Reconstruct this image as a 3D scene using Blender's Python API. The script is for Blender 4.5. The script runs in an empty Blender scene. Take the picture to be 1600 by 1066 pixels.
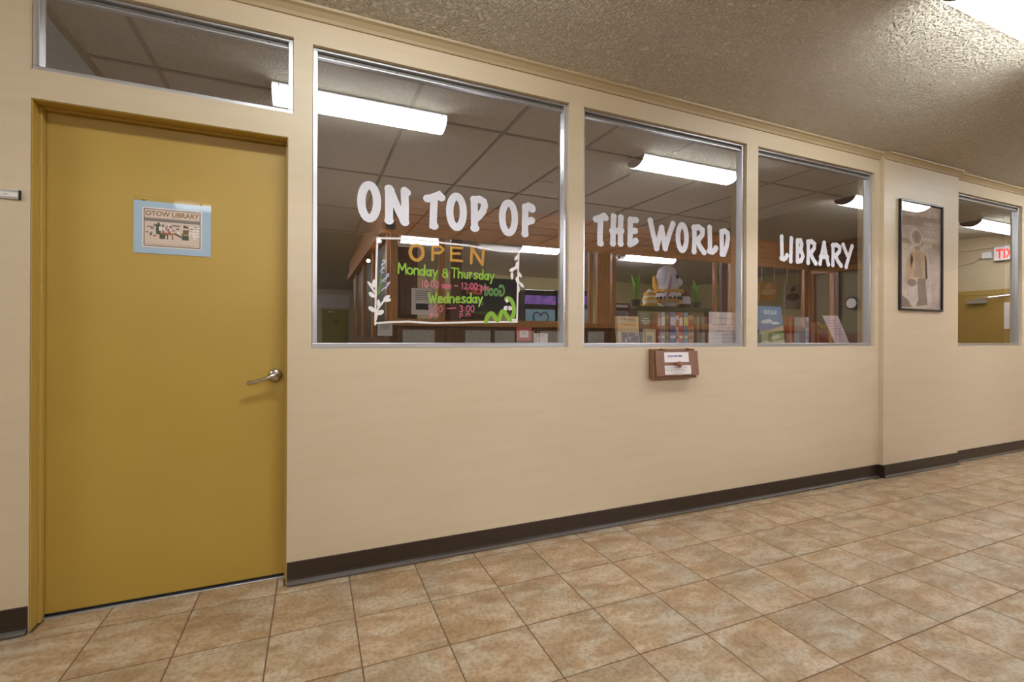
import bpy, bmesh, math, random
from mathutils import Vector, Matrix

random.seed(7)
S = bpy.context.scene
COL = S.collection

# ---------------------------------------------------------------- camera, world, exposure
CH, CD = 1.1244, 2.349                      # lens height, distance from the library wall
YAW, ROLL, FPX, HOR = math.radians(23.22), 0.0045, 738.46, 525.76
cam = bpy.data.cameras.new('camera'); cam.sensor_width = 36; cam.lens = FPX / 1600 * 36
cam.shift_y = -(533 - HOR) / 1600; cam.clip_start = 0.02
co = bpy.data.objects.new('camera', cam); COL.objects.link(co)
co.matrix_world = (Matrix.Translation((0, -CD, CH)) @ Matrix.Rotation(-YAW, 4, 'Z')
                   @ Matrix.Rotation(math.pi / 2, 4, 'X') @ Matrix.Rotation(ROLL, 4, 'Z'))
S.camera = co
wd = bpy.data.worlds.new('world'); S.world = wd; wd.use_nodes = True
wd.node_tree.nodes['Background'].inputs[0].default_value = (.9, .95, 1, 1)
wd.node_tree.nodes['Background'].inputs[1].default_value = 0.03
S.view_settings.view_transform = 'Standard'; S.view_settings.look = 'None'
S.view_settings.gamma = 1; S.view_settings.use_curve_mapping = False
S.view_settings.exposure = 1.47
LAMP, SHOPLAMP = 12.5, 85.0

# ---------------------------------------------------------------- measuring helpers
def ray(px, py):
    a = (px - 800) / FPX; b = (533 - py) / FPX
    c, s = math.cos(ROLL), math.sin(ROLL)
    a, b = c * a - s * b, s * a + c * b + (HOR - 533) / FPX
    return a * math.cos(YAW) + math.sin(YAW), -a * math.sin(YAW) + math.cos(YAW), b
def W(px, py, y=0.0):
    X, Y, Z = ray(px, py); t = (CD + y) / Y
    return X * t, CH + Z * t
GY = 0.045                                   # plane of the window glass
def MP(px, py, y):                           # what the glass mirrors: point on the real plane y
    return W(px, py, 2 * GY - y)
def proj(x, y, z):
    y += CD; z -= CH
    xc = x * math.cos(YAW) - y * math.sin(YAW); zc = x * math.sin(YAW) + y * math.cos(YAW)
    if zc < .05: return None
    return 800 + FPX * xc / zc, HOR - FPX * z / zc

# ---------------------------------------------------------------- materials
def lin(c):
    return tuple(((v / 255) / 12.92 if v / 255 <= .04045 else ((v / 255 + .055) / 1.055) ** 2.4) for v in c) + (1,)
MATS = {}
def mat(name, rgb, rough=.5, metal=0, rgb2=None, scale=8, stretch=(1, 1, 1), bump=0, bscale=60, bdist=.002,
        emit=0, ergb=None, spec=.5, rnd=False, detail=4, alpha=None, lo=.35, hi=.65):
    if name in MATS: return MATS[name]
    m = bpy.data.materials.new(name); m.use_nodes = True; N = m.node_tree.nodes; L = m.node_tree.links
    b = N['Principled BSDF']
    b.inputs['Base Color'].default_value = lin(rgb); b.inputs['Roughness'].default_value = rough
    b.inputs['Metallic'].default_value = metal; b.inputs['Specular IOR Level'].default_value = spec
    if rgb2 or bump:
        tc = N.new('ShaderNodeTexCoord'); mp = N.new('ShaderNodeMapping'); mp.inputs['Scale'].default_value = stretch
        L.new(tc.outputs['Object'], mp.inputs[0])
        if rnd:
            oi = N.new('ShaderNodeObjectInfo'); vm = N.new('ShaderNodeVectorMath'); vm.operation = 'SCALE'
            vm.inputs[0].default_value = (37, 61, 23); L.new(oi.outputs['Random'], vm.inputs['Scale'])
            L.new(vm.outputs[0], mp.inputs['Location'])
    if rgb2:
        n = N.new('ShaderNodeTexNoise'); n.inputs['Scale'].default_value = scale; n.inputs['Detail'].default_value = detail
        L.new(mp.outputs[0], n.inputs['Vector'])
        r = N.new('ShaderNodeValToRGB'); r.color_ramp.elements[0].position = lo; r.color_ramp.elements[1].position = hi
        r.color_ramp.elements[0].color = lin(rgb); r.color_ramp.elements[1].color = lin(rgb2)
        L.new(n.outputs['Fac'], r.inputs[0]); L.new(r.outputs[0], b.inputs['Base Color'])
    if bump:
        n2 = N.new('ShaderNodeTexNoise'); n2.inputs['Scale'].default_value = bscale; n2.inputs['Detail'].default_value = 3
        L.new(mp.outputs[0], n2.inputs['Vector'])
        bp = N.new('ShaderNodeBump'); bp.inputs['Strength'].default_value = bump; bp.inputs['Distance'].default_value = bdist
        L.new(n2.outputs['Fac'], bp.inputs['Height']); L.new(bp.outputs[0], b.inputs['Normal'])
    if emit:
        b.inputs['Emission Color'].default_value = lin(ergb or rgb); b.inputs['Emission Strength'].default_value = emit
    MATS[name] = m
    return m

CREAM = mat('cream_paint', (205, 187, 157), .42, rgb2=(201, 183, 152), scale=2, bump=.12, bscale=9, stretch=(1, 1, 9), bdist=.003)
CREAMTRIM = mat('cream_trim', (206, 188, 158), .38)
CROWN = mat('crown_shaded_cream', (178, 158, 122), .5)  # darker than the wall: shade of the downward face put into the colour
DOORM = mat('mustard_paint', (180, 148, 63), .42, rgb2=(177, 145, 60), scale=3, bump=.05, bscale=120)
JAMBM = mat('mustard_jamb', (184, 152, 72), .4)
BASE = mat('brown_vinyl_base', (52, 38, 26), .38, rgb2=(46, 34, 24), scale=14)
BASE_TOE = mat('toe_highlight', (96, 86, 78), .3)  # paler than the base: highlight painted along the toe
BLACK = mat('matte_black', (14, 12, 11), .6)
ALU = mat('brushed_aluminium', (205, 205, 208), .32, metal=.85)
ALU2 = mat('grey_channel', (120, 116, 112), .5, metal=.3)
CHROME = mat('satin_nickel', (200, 192, 182), .22, metal=1)
BRASS = mat('brass', (190, 150, 70), .3, metal=1)
VINYL = mat('white_vinyl', (205, 203, 208), .55)
CHALKW = mat('white_paint_pen', (222, 216, 212), .6)
GREENP = mat('lime_paint_pen', (124, 168, 36), .6)
GREEND = mat('dark_green_pen', (96, 130, 45), .6)
YELP = mat('gold_paint_pen', (176, 128, 36), .6)
PINKP = mat('pink_paint_pen', (190, 92, 118), .6)
LAVP = mat('lavender_paint_pen', (170, 175, 205), .6)
PAPER = mat('white_paper', (226, 218, 214), .7)
INK = mat('black_ink', (44, 38, 46), .7)
BLUEINK = mat('blue_ink', (60, 66, 150), .7)
BLUEPAPER = mat('pale_blue_card', (168, 190, 206), .6)
WALNUT = mat('walnut_wood', (142, 100, 74), .5, rgb2=(120, 82, 58), scale=12, stretch=(12, 12, 1))
WOODD = mat('dark_stained_pine', (120, 78, 42), .45, rgb2=(92, 56, 28), scale=5, stretch=(9, 9, .8))
WOODM = mat('honey_pine', (196, 138, 74), .45, rgb2=(168, 112, 56), scale=5, stretch=(9, 9, .8))
WOODH = mat('honey_pine_beam', (224, 160, 92), .45, rgb2=(196, 132, 70), scale=5, stretch=(.8, 9, 9))
PLANK = mat('pine_plank', (150, 104, 60), .5, rgb2=(112, 72, 38), scale=6, stretch=(.9, .9, 8), rnd=True)
PANELG = mat('grey_panel', (190, 184, 176), .6, rgb2=(170, 164, 156), scale=30)
GREENWALL = mat('olive_wall', (196, 182, 128), .7)
TILEBRD = mat('acoustic_tile', (196, 184, 168), .9, rgb2=(180, 168, 152), scale=60, bump=.4, bscale=150)
RUNNER = mat('ceiling_runner_paint', (112, 98, 84), .5)
BLUEWALL = mat('pale_blue_wall', (196, 214, 228), .6)
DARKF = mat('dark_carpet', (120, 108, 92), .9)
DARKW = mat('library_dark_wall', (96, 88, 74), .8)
GROUT = mat('brown_grout', (112, 86, 62), .85)
DARKPLASTIC = mat('smoked_plastic', (150, 130, 116), .35)
WHITEMETAL = mat('white_enamel', (232, 232, 236), .35)
DIFF = mat('lit_diffuser', (250, 250, 255), .5, emit=LAMP, ergb=(246, 251, 253))
DIFF2 = mat('lit_shop_diffuser', (250, 250, 255), .5, emit=SHOPLAMP, ergb=(240, 240, 255))
DIFF3 = mat('added_side_diffuser', (250, 250, 255), .5, emit=18, ergb=(246, 251, 253))
SPOT = mat('lit_spot', (255, 235, 205), .5, emit=40, ergb=(255, 226, 190))
WARM = mat('lit_warm_bulb', (255, 220, 160), .5, emit=14, ergb=(255, 205, 130))

def wrap_diffuser(m, L0):                      # a wraparound lens glows at its belly and dims up its sides
    N = m.node_tree.nodes; L = m.node_tree.links; b = N['Principled BSDF']
    tc = N.new('ShaderNodeTexCoord'); sx = N.new('ShaderNodeSeparateXYZ'); mr = N.new('ShaderNodeMapRange'); mr.interpolation_type = 'SMOOTHSTEP'
    L.new(tc.outputs['Generated'], sx.inputs[0]); L.new(sx.outputs['Z'], mr.inputs['Value'])
    for k, v in (('From Min', .35), ('From Max', .98), ('To Min', L0), ('To Max', L0 * .05)): mr.inputs[k].default_value = v
    L.new(mr.outputs[0], b.inputs['Emission Strength'])
for _m, _l in ((DIFF, LAMP), (DIFF2, SHOPLAMP), (DIFF3, 18)): wrap_diffuser(_m, _l)

def tile_mat():
    m = bpy.data.materials.new('stone_look_tile'); m.use_nodes = True; N = m.node_tree.nodes; L = m.node_tree.links
    b = N['Principled BSDF']; b.inputs['Roughness'].default_value = .42
    tc = N.new('ShaderNodeTexCoord'); oi = N.new('ShaderNodeObjectInfo')
    vm = N.new('ShaderNodeVectorMath'); vm.operation = 'SCALE'; vm.inputs[0].default_value = (57, 91, 33)
    L.new(oi.outputs['Random'], vm.inputs['Scale'])
    ad = N.new('ShaderNodeVectorMath'); L.new(tc.outputs['Object'], ad.inputs[0]); L.new(vm.outputs[0], ad.inputs[1])
    def noise(sc, det, dist=0, stretch=None):
        n = N.new('ShaderNodeTexNoise'); n.inputs['Scale'].default_value = sc; n.inputs['Detail'].default_value = det
        n.inputs['Distortion'].default_value = dist
        src = ad.outputs[0]
        if stretch:
            mp = N.new('ShaderNodeMapping'); mp.inputs['Rotation'].default_value = (0, 0, .6); mp.inputs['Scale'].default_value = stretch
            L.new(src, mp.inputs[0]); src = mp.outputs[0]
        L.new(src, n.inputs['Vector']); return n
    n1 = noise(6, 7, .6, (1, 2.0, 1)); n2 = noise(70, 3); n3 = noise(3.2, 3)
    r = N.new('ShaderNodeValToRGB'); e = r.color_ramp.elements
    e[0].position = .34; e[0].color = lin((164, 132, 95)); e[1].position = .68; e[1].color = lin((198, 180, 155))
    k = e.new(.5); k.color = lin((180, 153, 120))
    L.new(n1.outputs['Fac'], r.inputs[0])
    r2 = N.new('ShaderNodeValToRGB'); e = r2.color_ramp.elements
    e[0].position = .36; e[0].color = (.62, .60, .56, 1); e[1].position = .56; e[1].color = (1, 1, 1, 1)
    L.new(n2.outputs['Fac'], r2.inputs[0])
    mx = N.new('ShaderNodeMix'); mx.data_type = 'RGBA'; mx.blend_type = 'MULTIPLY'; mx.inputs[0].default_value = .7
    L.new(r.outputs[0], mx.inputs[6]); L.new(r2.outputs[0], mx.inputs[7])
    r3 = N.new('ShaderNodeValToRGB'); e = r3.color_ramp.elements
    e[0].position = .35; e[0].color = (.78, .84, .9, 1); e[1].position = .58; e[1].color = (1, 1, 1, 1)
    L.new(n3.outputs['Fac'], r3.inputs[0])
    mx2 = N.new('ShaderNodeMix'); mx2.data_type = 'RGBA'; mx2.blend_type = 'MULTIPLY'; mx2.inputs[0].default_value = .8
    L.new(mx.outputs[2], mx2.inputs[6]); L.new(r3.outputs[0], mx2.inputs[7])
    L.new(mx2.outputs[2], b.inputs['Base Color'])
    bp = N.new('ShaderNodeBump'); bp.inputs['Strength'].default_value = .25; bp.inputs['Distance'].default_value = .001
    L.new(n2.outputs['Fac'], bp.inputs['Height']); L.new(bp.outputs[0], b.inputs['Normal'])
    return m
TILE = tile_mat()

def popcorn_mat():
    m = bpy.data.materials.new('popcorn_plaster'); m.use_nodes = True; N = m.node_tree.nodes; L = m.node_tree.links
    b = N['Principled BSDF']; b.inputs['Base Color'].default_value = lin((228, 219, 200)); b.inputs['Roughness'].default_value = .8
    b.inputs['Specular IOR Level'].default_value = .2
    tc = N.new('ShaderNodeTexCoord')
    n = N.new('ShaderNodeTexNoise'); n.inputs['Scale'].default_value = 62; n.inputs['Detail'].default_value = 2
    n.inputs['Distortion'].default_value = .4
    L.new(tc.outputs['Object'], n.inputs['Vector'])
    r = N.new('ShaderNodeValToRGB'); r.color_ramp.elements[0].position = .42; r.color_ramp.elements[1].position = .62
    L.new(n.outputs['Fac'], r.inputs[0])
    bp = N.new('ShaderNodeBump'); bp.inputs['Strength'].default_value = 1.0; bp.inputs['Distance'].default_value = .016
    L.new(r.outputs[0], bp.inputs['Height']); L.new(bp.outputs[0], b.inputs['Normal'])
    return m
POPCORN = popcorn_mat()

def glass_mat(name, ior, tint, base=0.0):
    m = bpy.data.materials.new(name); m.use_nodes = True; N = m.node_tree.nodes; L = m.node_tree.links
    N.clear(); o = N.new('ShaderNodeOutputMaterial'); t = N.new('ShaderNodeBsdfTransparent'); g = N.new('ShaderNodeBsdfGlossy')
    t.inputs[0].default_value = tint; g.inputs['Roughness'].default_value = 0.0; g.inputs[0].default_value = (.96, .96, .97, 1)
    f = N.new('ShaderNodeFresnel'); ge = N.new('ShaderNodeNewGeometry'); mr = N.new('ShaderNodeMapRange')   # same reflectance from both sides of the thin sheet
    mr.inputs['To Min'].default_value = ior; mr.inputs['To Max'].default_value = 1 / ior
    L.new(ge.outputs['Backfacing'], mr.inputs['Value']); L.new(mr.outputs[0], f.inputs[0])
    ad = N.new('ShaderNodeMath'); ad.operation = 'ADD'; ad.use_clamp = True; ad.inputs[1].default_value = base
    L.new(f.outputs[0], ad.inputs[0])
    x = N.new('ShaderNodeMixShader'); L.new(ad.outputs[0], x.inputs[0]); L.new(t.outputs[0], x.inputs[1]); L.new(g.outputs[0], x.inputs[2])
    L.new(x.outputs[0], o.inputs[0]); return m
GLASS = glass_mat('window_glass', 1.6, (.98, .98, .97, 1), .36)
GLASS4 = glass_mat('dark_window_glass', 1.6, (.6, .6, .6, 1), .40)
ACRYL = glass_mat('acrylic', 1.12, (.98, .98, .98, 1), .0)
CLEAR = glass_mat('clear_glass', 1.35, (.97, .97, .97, 1), .0)
PICGLASS = glass_mat('picture_glass', 1.5, (.97, .97, .97, 1), .02)
BACKGLASS = bpy.data.materials.new('glass_edge'); BACKGLASS.use_nodes = True
_n = BACKGLASS.node_tree.nodes; _n.clear(); _o = _n.new('ShaderNodeOutputMaterial'); _t = _n.new('ShaderNodeBsdfTransparent')
BACKGLASS.node_tree.links.new(_t.outputs[0], _o.inputs[0])

# ---------------------------------------------------------------- mesh builder
class MB:
    def __init__(s): s.v = []; s.f = []; s.m = []
    def add(s, vs, fs, mi=0):
        o = len(s.v); s.v += [tuple(v) for v in vs]; s.f += [tuple(i + o for i in f) for f in fs]; s.m += [mi] * len(fs); return s
    def box(s, x0, x1, y0, y1, z0, z1, mi=0):
        if x0 > x1: x0, x1 = x1, x0
        if y0 > y1: y0, y1 = y1, y0
        if z0 > z1: z0, z1 = z1, z0
        return s.add([(x0, y0, z0), (x1, y0, z0), (x1, y1, z0), (x0, y1, z0), (x0, y0, z1), (x1, y0, z1), (x1, y1, z1), (x0, y1, z1)],
                     [(0, 3, 2, 1), (4, 5, 6, 7), (0, 1, 5, 4), (1, 2, 6, 5), (2, 3, 7, 6), (3, 0, 4, 7)], mi)
    def prism_x(s, prof, x0, x1, mi=0):          # profile of (y,z), extruded along x
        n = len(prof); vs = [(x0, y, z) for y, z in prof] + [(x1, y, z) for y, z in prof]
        fs = [(i, (i + 1) % n, n + (i + 1) % n, n + i) for i in range(n)] + [tuple(range(n))[::-1], tuple(range(n, 2 * n))]
        return s.add(vs, fs, mi)
    def prism_y(s, prof, y0, y1, mi=0):          # profile of (x,z), extruded along y
        n = len(prof); vs = [(x, y0, z) for x, z in prof] + [(x, y1, z) for x, z in prof]
        fs = [(i, (i + 1) % n, n + (i + 1) % n, n + i) for i in range(n)] + [tuple(range(n))[::-1], tuple(range(n, 2 * n))]
        return s.add(vs, fs, mi)
    def lathe(s, prof, c, axis='z', n=20, mi=0):  # profile of (r,h)
        vs = []; fs = []
        for r, h in prof:
            for k in range(n):
                a = 2 * math.pi * k / n; p = (r * math.cos(a), r * math.sin(a), h)
                if axis == 'y': p = (p[0], p[2], p[1])
                if axis == 'x': p = (p[2], p[0], p[1])
                vs.append((c[0] + p[0], c[1] + p[1], c[2] + p[2]))
        for i in range(len(prof) - 1):
            for k in range(n):
                fs.append((i * n + k, i * n + (k + 1) % n, (i + 1) * n + (k + 1) % n, (i + 1) * n + k))
        fs.append(tuple(range(n))); fs.append(tuple(range((len(prof) - 1) * n, len(prof) * n)))
        return s.add(vs, fs, mi)
    def tube(s, path, rad, n=10, mi=0):
        path = [Vector(p) for p in path]; rs = rad if isinstance(rad, (list, tuple)) else [rad] * len(path)
        vs = []; fs = []
        for i, p in enumerate(path):
            d = (path[min(i + 1, len(path) - 1)] - path[max(i - 1, 0)]).normalized()
            u = d.cross(Vector((0, 0, 1)) if abs(d.z) < .9 else Vector((1, 0, 0))).normalized(); w = d.cross(u)
            for k in range(n):
                a = 2 * math.pi * k / n; vs.append(p + rs[i] * (math.cos(a) * u + math.sin(a) * w))
        for i in range(len(path) - 1):
            for k in range(n): fs.append((i * n + k, i * n + (k + 1) % n, (i + 1) * n + (k + 1) % n, (i + 1) * n + k))
        fs.append(tuple(range(n))[::-1]); fs.append(tuple(range((len(path) - 1) * n, len(path) * n)))
        return s.add(vs, fs, mi)
    def ell(s, c, r, n=14, m=9, mi=0, rot=0):
        vs = []; fs = []
        for i in range(m + 1):
            t = math.pi * i / m
            for k in range(n):
                a = 2 * math.pi * k / n
                x, y, z = r[0] * math.sin(t) * math.cos(a), r[1] * math.sin(t) * math.sin(a), r[2] * math.cos(t)
                x, z = x * math.cos(rot) + z * math.sin(rot), -x * math.sin(rot) + z * math.cos(rot)
                vs.append((c[0] + x, c[1] + y, c[2] + z))
        for i in range(m):
            for k in range(n): fs.append((i * n + k, i * n + (k + 1) % n, (i + 1) * n + (k + 1) % n, (i + 1) * n + k))
        return s.add(vs, fs, mi)
    def poly(s, pts, mi=0): return s.add(pts, [tuple(range(len(pts)))], mi)
    def ribbon(s, pts, w, y, mi=0):              # flat painted stroke in the plane y, points (x,z), round ends
        P = []
        for p in pts:
            p = Vector((p[0], p[1]))
            if not P or (p - P[-1]).length > 1e-5: P.append(p)
        if len(P) < 2: return s
        for i in range(1, len(P) - 1):            # a sharp corner starts a new stroke
            a, b = (P[i] - P[i - 1]).normalized(), (P[i + 1] - P[i]).normalized()
            if a.dot(b) < .25: s.ribbon(P[:i + 1], w, y, mi); return s.ribbon(P[i:], w, y, mi)
        y -= getattr(s, 'lay', 0) * 6e-5; s.lay = getattr(s, 'lay', 0) + 1; h = w / 2
        closed = len(P) > 4 and (P[0] - P[-1]).length < h * .5
        ds = [(b - a).normalized() for a, b in zip(P, P[1:])]
        L, R = [], []
        for i, p in enumerate(P):
            a = ds[i - 1] if i else (ds[-1] if closed else ds[0]); b = ds[i] if i < len(ds) else (ds[0] if closed else ds[-1])
            n = Vector((-a.y - b.y, a.x + b.x)); n = n.normalized() if n.length > .1 else Vector((-b.y, b.x))
            k = h / max(.5, n.dot(Vector((-b.y, b.x)))); L.append(p + n * k); R.append(p - n * k)
        q = [(v.x, y, v.y) for v in L] + [(v.x, y, v.y) for v in R]; n = len(P)
        s.add(q, [(i, i + 1, n + i + 1, n + i) for i in range(n - 1)], mi)
        if not closed:
            for p, d in ((P[0], -ds[0]), (P[-1], ds[-1])):
                a0 = math.atan2(d.y, d.x) - math.pi / 2
                s.poly([(p.x + h * math.cos(a0 + math.pi * k / 8), y, p.y + h * math.sin(a0 + math.pi * k / 8)) for k in range(9)], mi)
        return s
    def disc(s, c, rx, rz, y, rot=0, mi=0, n=16):
        s.dl = getattr(s, 'dl', 0) + 1; y -= s.dl * 3e-5
        return s.poly([(c[0] + rx * math.cos(a) * math.cos(rot) - rz * math.sin(a) * math.sin(rot), y,
                        c[1] + rx * math.cos(a) * math.sin(rot) + rz * math.sin(a) * math.cos(rot)) for a in [2 * math.pi * k / n for k in range(n)]], mi)
    def text(s, string, org, U, V, w=None, h=None, mi=0, bold=0, align='l'):
        cu = bpy.data.curves.new('t', 'FONT'); cu.body = string; cu.offset = bold; cu.resolution_u = 3
        o = bpy.data.objects.new('t', cu); COL.objects.link(o)
        me = bpy.data.meshes.new_from_object(o)
        xs = [v.co.x for v in me.vertices]; ys = [v.co.y for v in me.vertices]
        if xs:
            x0, x1, y0, y1 = min(xs), max(xs), min(ys), max(ys)
            sy = (h / (y1 - y0)) if h else None; sx = (w / (x1 - x0)) if w else None
            sx = sx or sy; sy = sy or sx
            off = {'l': 0, 'c': -(x1 - x0) / 2 * sx, 'r': -(x1 - x0) * sx}[align]
            U = Vector(U); V = Vector(V); org = Vector(org)
            s.add([org + U * ((v.co.x - x0) * sx + off) + V * ((v.co.y - y0) * sy) for v in me.vertices], [tuple(p.vertices) for p in me.polygons], mi)
        bpy.data.objects.remove(o); bpy.data.curves.remove(cu); bpy.data.meshes.remove(me)
        return s
    def build(s, name, mats, parent=None, bevel=0, smooth=False):
        me = bpy.data.meshes.new(name); org = parent_origin(parent)
        me.from_pydata([(v[0] - org[0], v[1] - org[1], v[2] - org[2]) for v in s.v], [], s.f)
        for m in (mats if isinstance(mats, (list, tuple)) else [mats]): me.materials.append(m)
        for p, i in zip(me.polygons, s.m): p.material_index = i
        me.validate(); me.update()
        o = bpy.data.objects.new(name, me); COL.objects.link(o)
        if parent: o.parent = parent
        if smooth:
            for p in me.polygons: p.use_smooth = True
            me.set_sharp_from_angle(angle=math.radians(40))
        if bevel:
            b = o.modifiers.new('bevel', 'BEVEL'); b.width = bevel; b.segments = 2; b.limit_method = 'ANGLE'
        return o
def parent_origin(p):
    t = Vector((0, 0, 0))
    while p: t += p.location; p = p.parent
    return t
def tag(o, label, cat, group=None):
    o['label'] = label; o['category'] = cat
    if group: o['group'] = group
    return o
def thing(name, label, cat, loc, group=None):
    o = bpy.data.objects.new(name, None); COL.objects.link(o); o.location = loc; o.empty_display_size = .05
    return tag(o, label, cat, group)
def struct(o): o['kind'] = 'structure'; return o
def recenter(o, loc):                               # move the origin of a parentless mesh
    for v in o.data.vertices: v.co -= Vector(loc)
    o.location = loc; return o

# ================================================================ SETTING
ZC, ZW = 2.81, 2.61              # corridor ceiling, ceiling line at the library wall
XL, XR, YB = -5.0, 10.25, -3.40  # left end, right end, shop front plane
YN, XRET = -2.35, 8.45           # corridor gets narrower beyond the shop's return wall
XC0, XC1, YE = -1.6, 0.90, -16.0  # side corridor running away opposite the door
PR = .035                        # pilaster stands this proud
TH = .13
DX0, DX1, DZ = -.966, -.090, 2.015
WIN = [(.010, 1.358, 1.065, 2.458), (1.455, 2.758, 1.062, 2.455), (2.866, 4.185, 1.060, 2.455), (5.340, 6.592, 1.055, 2.455)]
TR = (-.972, -.070, 2.125, 2.470)

# wall with its openings
w = MB()
def wcol(x0, x1, cuts, y0=0):
    z = 0
    for a, b in cuts:
        if a - z > .001: w.box(x0, x1, y0, TH, z, a)
        z = b
    w.box(x0, x1, y0, TH, z, ZC + .05)
wcol(XL - .1, TR[0], [])
wcol(TR[0], DX0, [(TR[2], TR[3])])
wcol(DX0, DX1, [(0, DZ), (TR[2], TR[3])])
wcol(DX1, TR[1], [(TR[2], TR[3])])
wcol(TR[1], WIN[0][0], [])
wcol(WIN[0][0], WIN[0][1], [WIN[0][2:]]); wcol(WIN[0][1], WIN[1][0], [])
wcol(WIN[1][0], WIN[1][1], [WIN[1][2:]]); wcol(WIN[1][1], WIN[2][0], [])
wcol(WIN[2][0], WIN[2][1], [WIN[2][2:]]); wcol(WIN[2][1], 4.243, [])
wcol(4.243, 5.335, [], -PR); wcol(5.335, WIN[3][0], [])
wcol(WIN[3][0], WIN[3][1], [WIN[3][2:]]); wcol(WIN[3][1], XR + .1, [])
struct(w.build('wall_front', CREAM))

# crown trim under the ceiling
c = MB()
cp = [(0, 2.566), (-.008, 2.566), (-.014, 2.580), (-.030, 2.598), (-.044, 2.604), (-.046, 2.616), (0, 2.616)]
c.prism_x(cp, XL, 4.243); c.prism_x([(y - PR, z) for y, z in cp], 4.243, 5.335); c.prism_x(cp, 5.335, XR)
struct(c.build('trim_1', CROWN))

# baseboards: cove vinyl with a rounded toe
def base_prof(y, d=1):
    return [(y, .004), (y - .020, .004), (y - .020, .009), (y - .014, .013), (y - .008, .020), (y - .006, .030), (y - .006, .100), (y, .102)]
def baseboard(name, x0, x1, y):
    o = MB().prism_x(base_prof(y), x0, x1).build(name, BASE); struct(o)
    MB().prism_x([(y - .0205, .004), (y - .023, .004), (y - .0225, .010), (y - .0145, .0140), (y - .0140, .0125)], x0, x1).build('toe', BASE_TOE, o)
    return o
baseboard('baseboard_front', DX1 + .002, 4.243 - .018, 0)
baseboard('baseboard_front', 4.243, 5.335, -PR)
o = MB().box(4.229, 4.2425, -PR - .02, -.001, .004, .101).build('end_cap', BASE); struct(o); o.name = 'baseboard_corner'
baseboard('baseboard_front', 5.342, XR, 0)
baseboard('baseboard_front', XL, DX0 - .002, 0)

# floor: bed of grout with every tile of the frame laid singly
TS = .305; GX, GYo, PHI = -2.4158 * TS, 8.5038 * TS - CD, -.00829
floor = struct(MB().box(XL, XR, YB - .0, TH + .02, -.06, -.0025).box(XC0, XC1, YE, YB, -.06, -.0025).box(XC1, 3.0, YE, -9.15, -.06, -.0025).build('floor', GROUT))
def tile_mesh(x0, x1, y0, y1):
    b = .004; z0, z1 = -.0025, 0.0
    vs = [(x0, y0, z0), (x1, y0, z0), (x1, y1, z0), (x0, y1, z0), (x0, y0, -.0008), (x1, y0, -.0008), (x1, y1, -.0008), (x0, y1, -.0008),
          (x0 + b, y0 + b, z1), (x1 - b, y0 + b, z1), (x1 - b, y1 - b, z1), (x0 + b, y1 - b, z1)]
    fs = [(0, 1, 5, 4), (1, 2, 6, 5), (2, 3, 7, 6), (3, 0, 4, 7), (4, 5, 9, 8), (5, 6, 10, 9), (6, 7, 11, 10), (7, 4, 8, 11), (8, 9, 10, 11)]
    return vs, fs
g = .0026
vs, fs = tile_mesh(-TS / 2 + g, TS / 2 - g, -TS / 2 + g, TS / 2 - g)
tme = bpy.data.meshes.new('tile'); tme.from_pydata(vs, [], fs); tme.materials.append(TILE)
rest = MB(); cp_, sp_ = math.cos(PHI), math.sin(PHI)
def gpt(c, r):
    return GX + cp_ * c + sp_ * r, GYo + sp_ * c - cp_ * r
ntile = 0
for r in range(0, 13):
    for cI in range(-18, 44):
        cx, cy = gpt((cI + .5) * TS, (r + .5) * TS)
        if cx < XL + .1 or cx > XR - .1: continue
        if cy < YB + TS / 2: continue
        if cy < YN + TS / 2 and cx > XRET - .2: continue
        ps = [proj(*gpt((cI + i) * TS, (r + j) * TS), 0) for i in (0, .5, 1) for j in (0, .5, 1)]
        vis = any(p and -10 < p[0] < 1610 and 500 < p[1] < 1076 for p in ps)
        ymax = gpt((cI + .5) * TS, r * TS)[1] - g
        lim = .125 if (DX0 < cx - TS / 2 + .02 and cx + TS / 2 < DX1 + .25) else (-PR - .001 if 4.1 < cx < 5.5 else -.001)
        if vis and ntile < 290:
            if ymax > lim:
                lo = -TS / 2 + g; hi = min(TS / 2 - g, lim - cy)
                if hi - lo < .02: continue
                v2, f2 = tile_mesh(-TS / 2 + g, TS / 2 - g, lo, hi)
                me = bpy.data.meshes.new('tile'); me.from_pydata(v2, [], f2); me.materials.append(TILE)
            else: me = tme
            t = bpy.data.objects.new('tile', me); COL.objects.link(t); t.parent = floor
            t.location = (cx, cy, random.uniform(-.0004, 0)); t.rotation_euler.z = PHI; ntile += 1
        else:
            hi = min(TS / 2 - g, lim - cy)
            if hi < -TS / 2 + .03: continue
            v2, f2 = tile_mesh(-TS / 2 + g, TS / 2 - g, -TS / 2 + g, hi)
            rest.add([(cx + cp_ * x - sp_ * y, cy + sp_ * x + cp_ * y, z) for x, y, z in v2], f2)
for cI in (-1, 2):                                   # cut pieces in the door recess
    cx = gpt((cI + .5) * TS, .5 * TS)[0]; xa, xb = max(cx - TS / 2 + g, DX0 + .013), min(cx + TS / 2 - g, DX1 - .013)
    v2, f2 = tile_mesh(xa, xb, .0005, .125); me = bpy.data.meshes.new('tile'); me.from_pydata(v2, [], f2); me.materials.append(TILE)
    t = bpy.data.objects.new('tile', me); COL.objects.link(t); t.parent = floor
for i in range(8):
    for j in range(42):
        x0, y1 = XC0 + i * .31, YB - j * .3
        v2, f2 = tile_mesh(x0 + .003, x0 + .302, y1 - .297, y1 - .003); rest.add(v2, f2)
ro = rest.build('floor_tiles', TILE, floor); ro['kind'] = 'stuff'

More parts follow.
